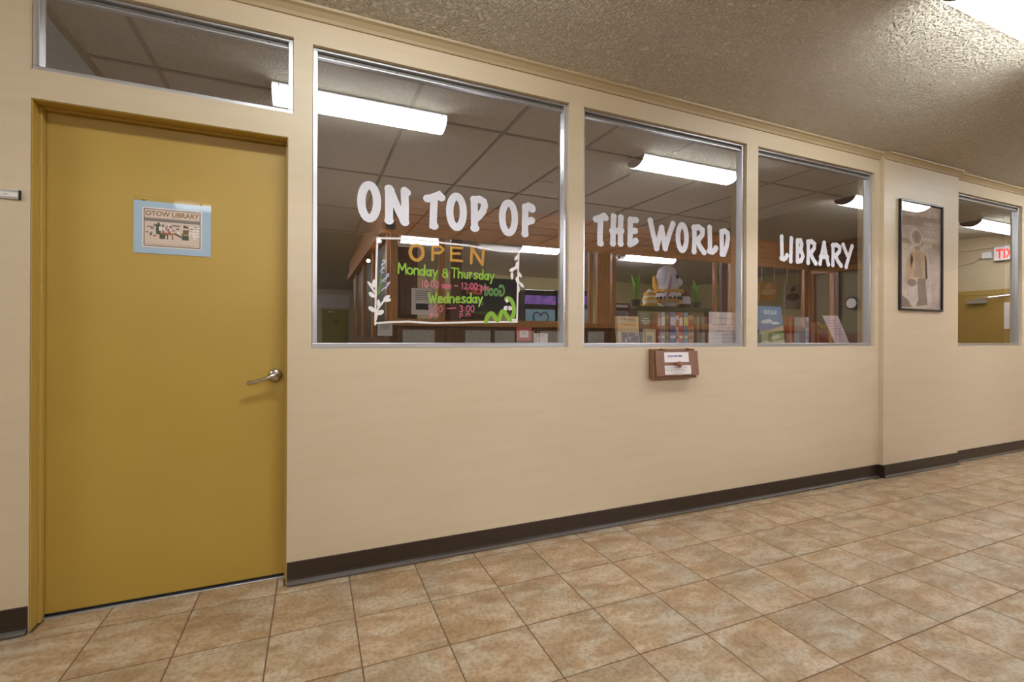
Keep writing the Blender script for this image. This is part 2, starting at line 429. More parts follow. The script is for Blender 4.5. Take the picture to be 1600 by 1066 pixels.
# corridor ceiling: flat, with a cove down to the library wall
cv = [(-.02, ZW)] + [(-.02 - 1.12 * t, ZW + (ZC - ZW) * (t - max(0, t - .7) ** 2 / .6) / .85) for t in [i / 20 for i in range(1, 21)]]
prof = cv + [(YB, ZC), (YB, ZC + .08), (.0, ZC + .08), (.0, ZW)]
m = MB().prism_x(prof, XL, XR); m.box(XC0, XC1, YE, YB, ZC, ZC + .08); m.box(XC1, 3.0, YE, -9.15, ZC, ZC + .08)
struct(m.build('ceiling', POPCORN, smooth=True))

# other corridor walls (seen in the glass)
struct(MB().box(XL - .1, XL, YB, 0, 0, ZC).build('wall_left', CREAM))
struct(MB().box(XR, XR + .1, YB, 0, 0, ZC).build('wall_right', CREAM))
m = MB().box(XL, XC0, YB - .1, YB, 0, ZC); m.box(XC0 - .1, XC0, YE, YB - .1, 0, ZC); m.box(XC0 - .1, 3.1, YE - .1, YE, 0, ZC); m.box(3.0, 3.1, YE, -9.1, 0, ZC); m.box(11.1, 11.2, -9.1, YB, 0, 2.7)
m.box(XRET + .1, XR, YN - .1, YN, 0, ZC)
struct(m.build('wall_back', CREAM))
# band along the top of the end wall
struct(MB().box(XR - .03, XR - .001, YN, -.05, 2.60, 2.66).box(XR - .014, XR - .001, YN, -.05, 2.66, ZC - .002).build('trim_2', CREAMTRIM, bevel=.004))

# ---------------------------------------------------------------- library room behind the glass
LX0, LX1, LY1, LZ = -1.10, 5.22, 4.9, 2.60
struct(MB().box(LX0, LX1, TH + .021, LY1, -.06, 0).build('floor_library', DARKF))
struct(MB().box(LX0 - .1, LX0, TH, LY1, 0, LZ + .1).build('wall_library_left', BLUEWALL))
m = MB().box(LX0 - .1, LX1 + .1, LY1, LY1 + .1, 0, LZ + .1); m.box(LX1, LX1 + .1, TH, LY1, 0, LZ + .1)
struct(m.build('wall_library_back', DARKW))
lc = struct(MB().box(LX0, LX1, TH, LY1, LZ + .03, LZ + .10).build('ceiling_library', TILEBRD))
RX = [.60 + .69 * k for k in range(-2, 7)]; RYs = [.835 + 1.29 * k for k in range(-1, 4)]
xs = [LX0] + [x for x in RX if x > LX0 + .05 and x < LX1 - .05] + [LX1]; ys = [TH] + [y for y in RYs if y > TH + .1 and y < LY1 - .1] + [LY1]
for i in range(len(xs) - 1):
    for j in range(len(ys) - 1):
        MB().box(xs[i] + .008, xs[i + 1] - .008, ys[j] + .008, ys[j + 1] - .008, LZ + .004, LZ + .024).build('panel', TILEBRD, lc, bevel=.004)
for x in xs[1:-1]: MB().box(x - .012, x + .012, TH, LY1, LZ - .002, LZ + .03).build('runner', RUNNER, lc)
for y in ys[1:-1]: MB().box(LX0, LX1, y - .012, y + .012, LZ - .003, LZ + .03).build('runner', RUNNER, lc)
MB().box(LX0, LX0 + .02, TH, LY1, LZ - .03, LZ + .0).build('runner', RUNNER, lc)
MB().lathe([(.10, 0), (.10, -.006), (.07, -.012), (.03, -.012)], (2.08, 1.75, LZ + .003), n=24).build('speaker_grille', TILEBRD, lc)
for k, x in enumerate((.2, 1.5, 2.8, 4.1)):  # unseen lamps on low tables, added to light the library ceiling
    nm = ('first', 'second', 'third', 'fourth')[k]
    tb = thing('fill_lamp_table', 'added low table holding a fill lamp inside the library, %s from the left wall' % nm, 'table', (x, 2.2, 0), 'added lamp tables')
    MB().box(x - .4, x + .4, 1.9, 2.5, .56, .60).build('top', WOODM, tb, bevel=.005)
    for sx in (-1, 1):
        for sy in (-1, 1): MB().box(x + sx * .36 - .02, x + sx * .36 + .02, 2.2 + sy * .26 - .02, 2.2 + sy * .26 + .02, 0, .56).build('leg', WOODD, tb)
    rl = thing('fill_lamp', 'added unseen bowl lamp lighting the library ceiling, %s from the left wall' % nm, 'lamp', (x, 2.2, .601), 'added fill lamps')
    MB().lathe([(.07, .601), (.07, .612), (.012, .62), (.012, .80)], (x, 2.2, 0), n=20).build('stand', BRASS, rl, smooth=True)
    MB().lathe([(.03, .80), (.10, .83), (.14, .88), (.15, .93), (.135, .935)], (x, 2.2, 0), n=24).build('glass_bowl', mat('lit_bowl', (255, 240, 215), .5, emit=6.8, ergb=(236, 242, 255)), rl, smooth=True)
# second room behind the far right window: an unlit office
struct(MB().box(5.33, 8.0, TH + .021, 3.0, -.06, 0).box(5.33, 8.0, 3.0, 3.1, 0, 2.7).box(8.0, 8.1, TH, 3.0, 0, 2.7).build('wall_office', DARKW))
struct(MB().box(5.33, 8.0, TH, 3.0, 2.6, 2.7).build('ceiling_office', TILEBRD))

# ---------------------------------------------------------------- windows of the front wall
def window(n, x0, x1, z0, z1, gm, screws=4, transom=False):
    y0, y1 = .022, .068; fw = .022
    root = struct(MB().box(x0 + .001, x1 - .001, y0, y1, z0 + .001, z0 + .024).build('window_%d' % n, ALU, bevel=.002))
    MB().box(x0 + .001, x0 + fw, y0, y1, z0 + .024, z1 - .012).build('frame_side', ALU, root, bevel=.002)
    MB().box(x1 - fw, x1 - .001, y0, y1, z0 + .024, z1 - .012).build('frame_side', ALU, root, bevel=.002)
    MB().box(x0 + .001, x1 - .001, y0, y1, z1 - .013, z1 - .001).build('frame_head', ALU, root, bevel=.002)
    ch = MB().box(x0 + fw, x1 - fw, y0 + .020, y0 + .028, z1 - .036, z1 - .013).build('channel', ALU2, root)
    MB().box(x0 + fw, x1 - fw, y0 + .006, y0 + .026, z1 - .042, z1 - .036).build('glazing_bead', ALU, root, bevel=.001)
    for k in range(screws):
        xx = x0 + .10 + (x1 - x0 - .2) * k / (screws - 1)
        MB().lathe([(.004, y0 + .0199), (.0035, y0 + .0185)], (xx, 0, z1 - .025), 'y', 10).build('screw', BLACK, ch)
    gx0, gx1, gz0, gz1 = x0 + fw - .004, x1 - fw + .004, z0 + .02, z1 - .036
    m = MB(); m.box(gx0, gx1, GY, GY + .006, gz0, gz1, 1); m.m[2] = 0
    m.build('pane', [gm, BACKGLASS], root)
    return root
window(1, *WIN[0], GLASS, 5); window(2, *WIN[1], GLASS, 4); window(3, *WIN[2], GLASS, 4); window(4, *WIN[3], GLASS4, 3)
window(5, *TR, GLASS, 3)

# ---------------------------------------------------------------- mustard door
jm = MB()
jm.box(DX0 + .0005, DX0 + .004, .002, .055, 0.004, DZ - .0005); jm.box(DX0 + .0005, DX0 + .012, .055, .082, 0.004, DZ - .0005)
jm.box(DX1 - .004, DX1 - .0005, .002, .055, 0.004, DZ - .0005); jm.box(DX1 - .012, DX1 - .0005, .055, .082, 0.004, DZ - .0005)
jm.box(DX0 + .004, DX1 - .004, .002, .055, DZ - .004, DZ - .0005); jm.box(DX0 + .004, DX1 - .004, .055, .082, DZ - .012, DZ - .0005)
struct(jm.build('trim_3', JAMBM, bevel=.002))
SY = .088
dr = struct(MB().box(DX0 + .006, DX1 - .006, SY, SY + .040, .019, DZ - .008).build('door_1', DOORM, bevel=.002))
MB().box(DX0 + .006, DX1 - .006, SY + .012, SY + .03, .0065, .019).build('door_gap_shade', BLACK, dr)  # black strip stands in for the shade in the gap under the slab
struct(MB().box(DX0 + .006, DX1 - .006, SY - .004, SY + .036, .0005, .006).build('trim_4', ALU, bevel=.0015))
hx, hz = -.143, .941
h = MB().lathe([(.031, SY), (.031, SY - .004), (.027, SY - .010), (.020, SY - .016), (.013, SY - .018), (.012, SY - .050)], (hx, 0, hz), 'y', 28).build('door_handle', CHROME, dr, smooth=True)
lev = [(hx, SY - .052, hz), (hx - .012, SY - .060, hz - .001), (hx - .03, SY - .063, hz - .008), (hx - .055, SY - .061, hz - .018), (hx - .08, SY - .056, hz - .026), (hx - .100, SY - .053, hz - .029), (hx - .112, SY - .053, hz - .028)]
MB().tube(lev, [.013, .012, .009, .0075, .008, .010, .006], 12).build('lever', CHROME, h, smooth=True)
MB().lathe([(.009, SY - .060), (.009, SY - .066), (.005, SY - .067)], (hx, 0, hz), 'y', 16).build('lock_cylinder', CHROME, h, smooth=True)

# sign in an acrylic holder on the door
sg = thing('door_sign', 'pale blue library sign in a clear holder screwed to the mustard door', 'sign', (-.538, SY, 1.468))
MB().box(-.677, -.398, SY - .005, SY - .0035, 1.468, 1.706).build('acrylic_holder', ACRYL, sg, bevel=.0006)
MB().box(-.676, -.400, SY - .003, SY - .0005, 1.468, 1.688).build('backing_card', BLUEPAPER, sg)
MB().box(-.645, -.433, SY - .0048, SY - .0031, 1.494, 1.662).build('paper', PAPER, sg)
TANP = mat('tan_print', (206, 186, 168), .7); BRNP = mat('brown_print', (104, 74, 50), .7); OCHP = mat('ochre_print', (120, 92, 48), .7)
REDP = mat('rust_print', (160, 92, 70), .7); GRNP = mat('green_print', (70, 82, 62), .7); GRYP = mat('grey_print', (128, 118, 112), .7)
pr = MB(); y = SY - .0054
def rect(mb, x0, x1, z0, z1, yy, mi): mb.poly([(x0, yy, z0), (x1, yy, z0), (x1, yy, z1), (x0, yy, z1)], mi)
px0, px1, pz0, pz1 = -.640, -.438, 1.499, 1.657
rect(pr, px0, px1, pz0, pz1, y, 1); rect(pr, px0 + .003, px1 - .003, pz0 + .003, pz1 - .003, y - .0002, 0)
pr.text('OTOW LIBRARY', (px0 + .006, y - .0004, 1.627), (1, 0, 0), (0, 0, 1), w=.190, h=.021, mi=2, bold=.015)
rect(pr, px0 + .003, px1 - .003, 1.6170, 1.6185, y - .0004, 1)
ix0, ix1, iz0, iz1 = px0 + .003, px1 - .003, 1.514, 1.616
rect(pr, ix0, ix1, iz1 - .012, iz1, y - .0004, 5)
random.seed(3)
for k in range(46):                                    # bookcases along the room
    xx = ix0 + random.random() * .19; dz = abs(xx - (ix0 + .1)) * .28
    zz = 1.560 + random.uniform(-.01 - dz * .6, .03); ww = random.uniform(.004, .012)
    rect(pr, xx, min(xx + ww, ix1), zz, zz + random.uniform(.004, .012), y - .0005 - k * 2e-6, random.choice([1, 3, 5, 4, 5, 6, 1]))
pr.poly([(ix0, y - .0004, iz0), (ix1, y - .0004, iz0), (ix1, y - .0004, iz0 + .018), (ix0 + .12, y - .0004, iz0 + .045), (ix0, y - .0004, iz0 + .04)], 0)
rect(pr, ix0 + .04, ix0 + .056, 1.550, 1.592, y - .0008, 4); rect(pr, ix0 + .05, ix0 + .058, 1.566, 1.584, y - .0009, 6)
pr.poly([(ix0 + .055, y - .0009, 1.552), (ix0 + .098, y - .0009, 1.550), (ix0 + .102, y - .0009, 1.558), (ix0 + .062, y - .0009, 1.560)], 3)
for q in (.06, .078, .096): rect(pr, ix0 + q, ix0 + q + .004, 1.530, 1.552, y - .0009, 1)
rect(pr, ix0 + .052, ix0 + .072, 1.532, 1.55, y - .00085, 4)
rect(pr, ix0 + .135, ix0 + .155, 1.556, 1.576, y - .0009, 2); rect(pr, ix0 + .132, ix0 + .156, 1.532, 1.553, y - .0009, 4)
pr.poly([(ix0 + .10, y - .0008, 1.556), (ix0 + .14, y - .0008, 1.534), (ix0 + .145, y - .0008, 1.538), (ix0 + .105, y - .0008, 1.562)], 1)
for q in range(4): rect(pr, ix0 + .158, ix1, 1.550 + q * .012, 1.555 + q * .012, y - .0009, 6)
pr.text('FICTION  NON-FICTION  LARGE PRINT', (ix0 + .006, y - .0009, 1.5055), (1, 0, 0), (0, 0, 1), w=.17, h=.0035, mi=1)
pr.build('print', [TANP, BRNP, OCHP, REDP, GRNP, GRYP, PAPER], sg)
for xx, zz in ((-.640, 1.694), (-.434, 1.693)):
    MB().lathe([(.006, SY - .005), (.006, SY - .009), (.003, SY - .011)], (xx, 0, zz), 'y', 12).build('screw', BRASS, sg, smooth=True)

# name strip left of the door
ns = thing('name_strip', 'narrow silver name strip holder on the cream wall left of the door', 'sign', (-1.12, 0, 1.627))
MB().box(-1.26, -.993, -.006, -.0005, 1.626, 1.659).build('rail', ALU, ns, bevel=.002)
MB().box(-1.25, -.997, -.0075, -.006, 1.634, 1.650).build('insert', PAPER, ns)
MB().box(-.997, -.991, -.009, -.0005, 1.625, 1.660).build('end_clip', BLACK, ns, bevel=.001)
m = MB(); m.text('LIBRARY OFFICE', (-1.245, -.0079, 1.639), (1, 0, 0), (0, 0, 1), w=.22, h=.005); m.build('print', GRYP, ns)

# ---------------------------------------------------------------- vinyl words on the glass
def el(cx=.5, cy=.5, rx=.5, ry=.5, a0=100, a1=460, n=24, sk=.08):
    out = []
    for i in range(n + 1):
        a = math.radians(a0 + (a1 - a0) * i / n); out.append((cx + rx * math.cos(a) + sk * math.sin(a) * 0 , cy + ry * math.sin(a)))
    return out
BIG = {
 'O': [el()],
 'N': [[(.06, 0), (.06, .5), (.05, .98)], [(.10, .95), (.45, .5), (.86, .06)], [(.92, .0), (.93, .5), (.90, .98), (1.0, .93)]],
 'T': [[(0, .84), (.1, .85), (.5, .92), (.85, 1.0), (1.0, .93)], [(.50, .9), (.44, .45), (.42, 0), (.5, -.01)]],
 'P': [[(.10, .0), (.20, .01)], [(.12, .0), (.10, .5), (.08, .97)], [(.10, .96), (.55, 1.0), (.92, .93), (1.0, .80), (.85, .60), (.5, .42), (.22, .33)]],
 'F': [[(.10, 0), (.12, .5), (.16, .95)], [(.16, .92), (.55, 1.0), (1.0, .96), (.98, .90)], [(.16, .40), (.5, .44), (.90, .50)]],
 'H': [[(.10, 0), (.13, .5), (.16, 1)], [(.92, .02), (.90, .5), (.94, .99)], [(.02, .46), (.5, .48), (1.0, .50)]],
 'E': [[(.10, .02), (.12, .5), (.14, .97)], [(.14, .93), (.5, .97), (1.0, .98)], [(.14, .50), (.5, .54), (.88, .56)], [(.10, .04), (.6, .08), (.98, .17)]],
 'W': [[(0, 1), (.12, .55), (.28, .0)], [(.28, 0), (.5, .78)], [(.5, .78), (.66, .03)], [(.66, .03), (.85, .6), (1, .98)]],
 'R': [[(.08, .02), (.12, .5), (.10, .97)], [(.05, .95), (.5, 1.0), (.86, .90), (.84, .72), (.5, .52), (.20, .44)], [(.36, .47), (.65, .22), (1.0, .02)]],
 'L': [[(.06, 1), (.12, .5), (.14, .06)], [(.02, .06), (.5, .03), (.92, .13), (1.0, .20)]],
 'D': [[(.10, .02), (.08, .5), (.04, .95)], [(.04, .95), (.5, 1.0), (.95, .92), (1.0, .72), (.80, .35), (.40, .03), (.12, .02)]],
 'A': [[(.02, .02), (.25, .5), (.48, 1.0)], [(.48, 1.0), (.70, .5), (.98, .02)], [(.10, .34), (.5, .36), (.85, .35)]],
 'Y': [[(0, 1), (.28, .72), (.48, .55)], [(1, .98), (.70, .55), (.34, .0)]],
 'I': [[(.40, 0), (.48, .5), (.56, 1)]],
 'B': [[(.10, .03), (.10, .5), (.08, .98)], [(.08, .97), (.6, 1.0), (.80, .84), (.66, .64), (.2, .53)], [(.2, .53), (.75, .5), (1.0, .3), (.7, .08), (.1, .03)]],
}
VY = GY - .0006
def lettering(name, label, items, w):
    xm = W(items[0][1], items[0][3], VY); root = thing(name, label, 'lettering', (xm[0], VY, xm[1]))
    for ch, x0, y0, x1, y1 in items:
        ym, xmid = (y0 + y1) / 2, (x0 + x1) / 2
        a, b = W(x0, ym, VY)[0] + w / 2, W(x1, ym, VY)[0] - w / 2
        lo, hi = W(xmid, y1, VY)[1] + w / 2, W(xmid, y0, VY)[1] - w / 2
        m = MB()
        for st in BIG[ch]:
            m.ribbon([(a + (b - a) * u, lo + (hi - lo) * v) for u, v in st], w, VY)
            if ch != 'O':
                for u, v in (st[0], st[-1]): m.disc((a + (b - a) * u, lo + (hi - lo) * v), w * .58, w * .52, VY - .0007)
        m.build('letter', VINYL, root)
    return root
lettering('vinyl_lettering', 'white vinyl words ON TOP OF on the pane beside the door',
          [('O', 558, 283, 595.6, 347.6), ('N', 600, 289.6, 641, 352), ('T', 662, 298, 695, 358.5), ('O', 697, 301, 729.6, 361), ('P', 734, 305.6, 762.4, 363),
           ('O', 779.6, 311.6, 809.6, 369.5), ('F', 814, 316.4, 836.4, 371.5)], .039)
lettering('vinyl_lettering', 'white vinyl words THE WORLD on the middle pane',
          [('T', 926.7, 331.4, 950.3, 384.8), ('H', 952, 334, 975, 386), ('E', 979.5, 337.7, 997.4, 387.8), ('W', 1012, 342.3, 1055, 393.5), ('O', 1055.6, 347, 1076.3, 395.6),
           ('R', 1079.6, 350.5, 1103.5, 399), ('L', 1104.6, 352, 1121.8, 399.5), ('D', 1123.7, 356.7, 1140.8, 402.5)], .039)
lettering('vinyl_lettering', 'white vinyl word LIBRARY on the third pane',
          [('L', 1217.9, 367, 1232.3, 410), ('I', 1231, 369, 1241, 412), ('B', 1242.5, 372.3, 1257.3, 413.8), ('R', 1259, 373.6, 1277, 415.4), ('A', 1278.5, 376, 1297, 417),
           ('R', 1297.7, 379, 1316.5, 418.8), ('Y', 1315, 380, 1333.5, 420.8)], .037)

# ---------------------------------------------------------------- painted opening-hours sign on the first pane
HAND = {
 'O': [el()], 'P': [[(.1, 0), (.1, 1)], [(.1, .97), (.7, 1), (1, .75), (.7, .52), (.1, .5)]],
 'E': [[(.1, 0), (.1, 1)], [(.1, .97), (1, .97)], [(.1, .52), (.8, .55)], [(.1, .03), (1, .0)]],
 'N': [[(.05, 0), (.1, 1)], [(.1, 1), (.85, .0)], [(.85, 0), (.92, .98)]],
 'M': [[(.05, 0), (.1, 1)], [(.1, 1), (.5, .35)], [(.5, .35), (.9, 1)], [(.9, 1), (1, 0)]],
 'T': [[(0, 1), (1, .96)], [(.5, .98), (.45, 0)]],
 'W': [[(0, 1), (.25, 0)], [(.25, 0), (.5, .7)], [(.5, .7), (.7, 0)], [(.7, 0), (1, 1)]],
 'o': [el(.5, .3, .5, .3)], 'n': [[(.1, 0), (.1, .6)], [(.1, .45), (.5, .62), (.9, .5), (.9, 0)]],
 'd': [el(.42, .28, .4, .28), [(.88, 1), (.88, 0)]], 'a': [el(.42, .28, .4, .28), [(.88, .58), (.9, 0)]],
 'y': [[(.05, .6), (.45, .05)], [(.95, .6), (.5, .05), (.2, -.4)]],
 '&': [el(.5, .78, .32, .2), el(.5, .28, .42, .28), [(.5, .5), (.95, .0)]],
 'h': [[(.1, 1), (.1, 0)], [(.1, .4), (.5, .6), (.9, .48), (.9, 0)]], 'u': [[(.1, .6), (.12, .15), (.5, 0), (.85, .15), (.9, .6)], [(.9, .6), (.9, 0)]],
 'r': [[(.2, .6), (.2, 0)], [(.2, .4), (.5, .6), (.85, .55)]], 's': [[(.9, .55), (.5, .62), (.15, .48), (.5, .32), (.9, .16), (.5, 0), (.1, .06)]],
 'e': [[(.08, .32), (.9, .34), (.75, .58), (.35, .6), (.08, .32), (.3, .02), (.9, .08)]],
 'm': [[(.05, 0), (.05, .6)], [(.05, .45), (.28, .6), (.5, .45), (.5, 0)], [(.5, .45), (.75, .6), (.95, .45), (.95, 0)]],
 'p': [[(.1, .6), (.1, -.4)], el(.5, .3, .4, .3)],
 '0': [el(.5, .5, .42, .5)], '1': [[(.3, .8), (.55, 1), (.55, 0)]], '2': [[(.1, .8), (.5, 1), (.9, .78), (.5, .35), (.08, .02), (.95, .02)]],
 '3': [[(.1, .9), (.5, 1), (.88, .78), (.45, .55), (.92, .3), (.5, 0), (.08, .1)]],
 ':': [[(.45, .65), (.55, .65)], [(.45, .2), (.55, .2)]], '.': [[(.45, .02), (.55, .02)]], '-': [[(0, .45), (1, .45)]],
}
NARROW = {':': .35, '.': .35, '1': .6, 'r': .75, 'm': 1.35, 'M': 1.5, 'W': 1.6, '-': 1.0, ' ': .6, 'O': 1.1, 'T': 1.1, '&': 1.0}
HS = thing('painted_hours_sign', 'hand-painted opening hours with a green bookworm inside a white border on the first pane', 'sign', (.8, VY, 1.15))
def hand(txt, xa, ya, xb, yb, hpx, wpen, material, part='word'):
    """txt between the baseline pixels (xa,ya)-(xb,yb), cap height hpx"""
    A = W(xa, ya, VY); B = W(xb, yb, VY); top = W(xa, ya - hpx, VY); hh = top[1] - A[1]
    tot = sum(NARROW.get(c, 1) + .22 for c in txt) - .22; un = (B[0] - A[0]) / tot; x = 0; m = MB()
    for c in txt:
        cw = NARROW.get(c, 1)
        if c in HAND:
            for st in HAND[c]:
                m.ribbon([(A[0] + (x + u * cw) * un, A[1] + (B[1] - A[1]) * (x + u * cw) / tot + v * hh) for u, v in st], wpen, VY)
        x += cw + .22
    return m.build(part, material, HS)
hand('O', 641, 406, 661, 407, 24, .017, YELP); hand('P', 674, 406.5, 693, 406.5, 22, .013, YELP)
hand('E', 703, 407, 722, 408, 21, .013, YELP); hand('N', 735, 411, 757, 414.5, 24, .015, YELP)
hand('Monday', 622, 427, 684, 432, 16, .0075, GREENP); hand('&', 691, 433, 700, 433.5, 13, .007, GREENP)
hand('Thursday', 706, 433.5, 772, 437.5, 15, .0075, GREENP)
hand('10:00 am - 12:00 pm', 658.5, 448.5, 764, 454, 10.5, .0045, PINKP)
hand('Wednesday', 670, 473, 754, 473, 15, .0085, GREENP)
hand('1:00', 668, 487.5, 692, 487.5, 9.5, .004, PINKP); hand('-', 699, 486, 712, 485, 8, .004, PINKP); hand('3:00', 718, 487.5, 741, 487.5, 10, .0045, PINKP)
hand('p.m', 672, 494.5, 686, 494, 7, .0038, PINKP); hand('p.m', 718, 494.5, 735, 494, 7, .0038, PINKP)
bd = MB()
for pts in ([(589.7, 372), (623, 372.8), (660, 375.5), (694, 380), (732, 383.8), (782, 392.5), (810, 394)], [(589.5, 372), (588, 420), (587.6, 443), (587, 470), (586.3, 507)],
            [(586.5, 505.0), (610, 503.6), (637.5, 502.8), (679.5, 505), (742.5, 503.5), (808, 503)], [(810.5, 391), (809.4, 440), (808.4, 480), (807.6, 500), (801, 500)]):
    bd.ribbon([W(a, b, VY) for a, b in pts], .0095, VY)
bd.build('border', CHALKW, HS)
def leaf(m, x, y, rx, ry, deg):                      # px ellipse on the pane
    c_ = W(x, y, VY); k = W(x + 1, y, VY)[0] - c_[0]
    m.disc(c_, rx * k, ry * k, VY - .0002, math.radians(deg))
def q5(x, y): return 560 + x * .1407, 370 + y * .1407
def q6(x, y): return 700 + x * .1689, 370 + y * .1689
sp = MB()
for st in ([(195, 920), (215, 800), (300, 690)], [(185, 620), (110, 505)], [(185, 660), (130, 625)], [(190, 830), (120, 790)], [(200, 870), (270, 830)]):
    sp.ribbon([W(*q5(*p), VY) for p in st], .009, VY - .0001)
for x, y, a, b, d in ((175, 520, 3.2, 7, -8), (150, 645, 6, 3.4, -40), (150, 805, 6.5, 3.6, -35), (225, 745, 2.8, 7, 5), (245, 842, 6, 3.8, 30), (315, 675, 6, 2.8, 35), (322, 705, 6, 2.8, 12), (130, 530, 4, 2.4, -50)):
    leaf(sp, *q5(x, y), a, b, d)
sp.build('white_sprig', CHALKW, HS)
sp = MB()
for x, y, a, b, d in ((637, 192, 5.4, 2.4, 50), (634, 268, 2, 6, -5), (597, 303, 5.6, 2.5, 30), (592, 362, 2.2, 5.4, 0), (664, 352, 4.6, 2.2, -50), (643, 405, 2.6, 5, 20), (680, 445, 5, 2.2, -45), (651, 485, 2.2, 5, 0)):
    leaf(sp, *q6(x, y), a, b, d)
sp.ribbon([W(*q6(*p), VY) for p in [(645, 250), (600, 300), (592, 350)]], .004, VY - .0001)
sp.build('white_sprig', CHALKW, HS)
st_ = MB()
for st in ([(210, 650), (245, 480), (282, 270)], [(212, 640), (270, 500), (330, 415)], [(215, 635), (280, 575), (350, 510)]): st_.ribbon([W(*q5(*p), VY) for p in st], .0045, VY - .0001)
st_.build('lavender_stem', GREEND, HS)
lv = MB(); random.seed(5)
for (xa, ya, xb, yb, n) in ((255, 400, 285, 255, 26), (265, 510, 340, 400, 26), (270, 590, 360, 500, 24)):
    for k in range(n):
        t = k / n; leaf(lv, *q5(xa + (xb - xa) * t + random.uniform(-22, 22) * (1 - .5 * t), ya + (yb - ya) * t + random.uniform(-10, 10)), 1.0, .8, random.uniform(0, 180))
lv.build('lavender_blossom', LAVP, HS)
wm = MB()
def smooth_path(P, n=6):
    out = []
    for i in range(len(P) - 1):
        p0, p1, p2, p3 = P[max(i - 1, 0)], P[i], P[i + 1], P[min(i + 2, len(P) - 1)]
        for k in range(n):
            t = k / n
            out.append(tuple(.5 * (2 * p1[j] + (p2[j] - p0[j]) * t + (2 * p0[j] - 5 * p1[j] + 4 * p2[j] - p3[j]) * t * t + (3 * p1[j] - p0[j] - 3 * p2[j] + p3[j]) * t ** 3) for j in (0, 1)))
    return out + [P[-1]]
path = smooth_path([(352, 785), (368, 735), (402, 710), (432, 740), (455, 772), (478, 755), (495, 700), (520, 690), (542, 728), (570, 765), (595, 755), (610, 690), (603, 625), (580, 582), (552, 570)])
wm.ribbon([W(*q6(*p), VY) for p in path], .0235, VY - .0002)
leaf(wm, *q6(550, 578), 5.0, 4.2, 0)
wm.build('bookworm', GREENP, HS)
e = MB(); leaf(e, *q6(545, 592), 2.3, 2.9, 10); leaf(e, *q6(553, 574), 1.6, 1.4, 0)
for p in ((538, 660, 4.0, 3.2, 10), (570, 662, 4.0, 3.2, -10)): leaf(e, *q6(p[0], p[1]), p[2], p[3], p[4])
for v in range(len(e.v)): e.v[v] = (e.v[v][0], VY - .0006, e.v[v][2])
e.build('white_eye_and_book', CHALKW, HS)
e = MB(); leaf(e, *q6(556, 575), .9, .9, 0)
for v in range(len(e.v)): e.v[v] = (e.v[v][0], VY - .0009, e.v[v][2])
e.build('pupil', INK, HS)

# ---------------------------------------------------------------- drop-off box
DBX = thing('drop_off_box', 'small walnut drop-off box with white labels on the wall under the middle window', 'box', (2.09, 0, .868))
bx0, bx1, bz0, bz1 = 1.926, 2.262, .868, 1.050
d = MB()
d.box(bx0, bx1, -.012, -.001, bz0, bz1)
side = [(-.012, bz0), (-.054, bz0), (-.036, bz1), (-.012, bz1)]
d.prism_x(side, bx0, bx0 + .014); d.prism_x(side, bx1 - .014, bx1)
d.box(bx0 + .014, bx1 - .014, -.054, -.012, bz0, bz0 + .012); d.box(bx0 + .014, bx1 - .014, -.036, -.012, bz1 - .012, bz1)
d.build('body', WALNUT, DBX, bevel=.002)
def lidp(x, z, o=0):   # point on the sloping lid face
    t = (bz1 - z) / (bz1 - bz0); return (x, -.050 - .018 * t - o, z)
ld = MB(); lx0, lx1, lz0, lz1 = 1.936, 2.272, .884, 1.038
q = [lidp(lx0, lz0), lidp(lx1, lz0), lidp(lx1, lz1), lidp(lx0, lz1)]; qb = [(a, b + .012, c_) for a, b, c_ in q]
ld.add(q + qb, [(0, 1, 2, 3), (7, 6, 5, 4), (0, 4, 5, 1), (1, 5, 6, 2), (2, 6, 7, 3), (3, 7, 4, 0)])
lid = ld.build('lid', WALNUT, DBX, bevel=.003)
def lab(x0, x1, z0, z1):
    m = MB(); q = [lidp(x0, z0, .0022), lidp(x1, z0, .0022), lidp(x1, z1, .0022), lidp(x0, z1, .0022)]; qb = [(a, b + .002, c_) for a, b, c_ in q]
    m.add(q + qb, [(0, 1, 2, 3), (0, 4, 5, 1), (1, 5, 6, 2), (2, 6, 7, 3), (3, 7, 4, 0)]); return m
lab(2.000, 2.192, .969, 1.030).build('label', PAPER, lid)
lab(1.998, 2.205, .894, .949).build('label', PAPER, lid)
U = Vector((1, 0, 0)); V = (Vector(lidp(0, 1, 0)) - Vector(lidp(0, .9, 0))).normalized()
m = MB(); m.text('DROP OFF HERE', lidp(2.024, 1.000, .003), U, V, w=.115, h=.013, bold=.02); m.build('print', BLUEINK, lid)
m = MB(); m.text('PLEASE LEAVE YOUR BOOKS', lidp(2.006, .932, .003), U, V, w=.17, h=.007); m.text('AND RETURNS IN THIS BOX', lidp(2.006, .917, .003), U, V, w=.16, h=.007); m.text('THANK YOU', lidp(2.06, .901, .003), U, V, w=.08, h=.007); m.build('print', GRYP, lid)
kx, ky, kz = lidp(2.094, .957, 0)
MB().lathe([(.010, ky + .002), (.008, ky - .008), (.017, ky - .018), (.020, ky - .026), (.014, ky - .034), (.004, ky - .037)], (kx, 0, kz), 'y', 18).build('knob', WALNUT, lid, smooth=True)
for xx in (1.985, 2.19):
    MB().box(xx, xx + .03, -.050, -.028, bz1 + .0005, bz1 + .004).tube([(xx, -.044, bz1 + .003), (xx + .03, -.044, bz1 + .003)], .0035, 8).build('hinge', BRASS, DBX)

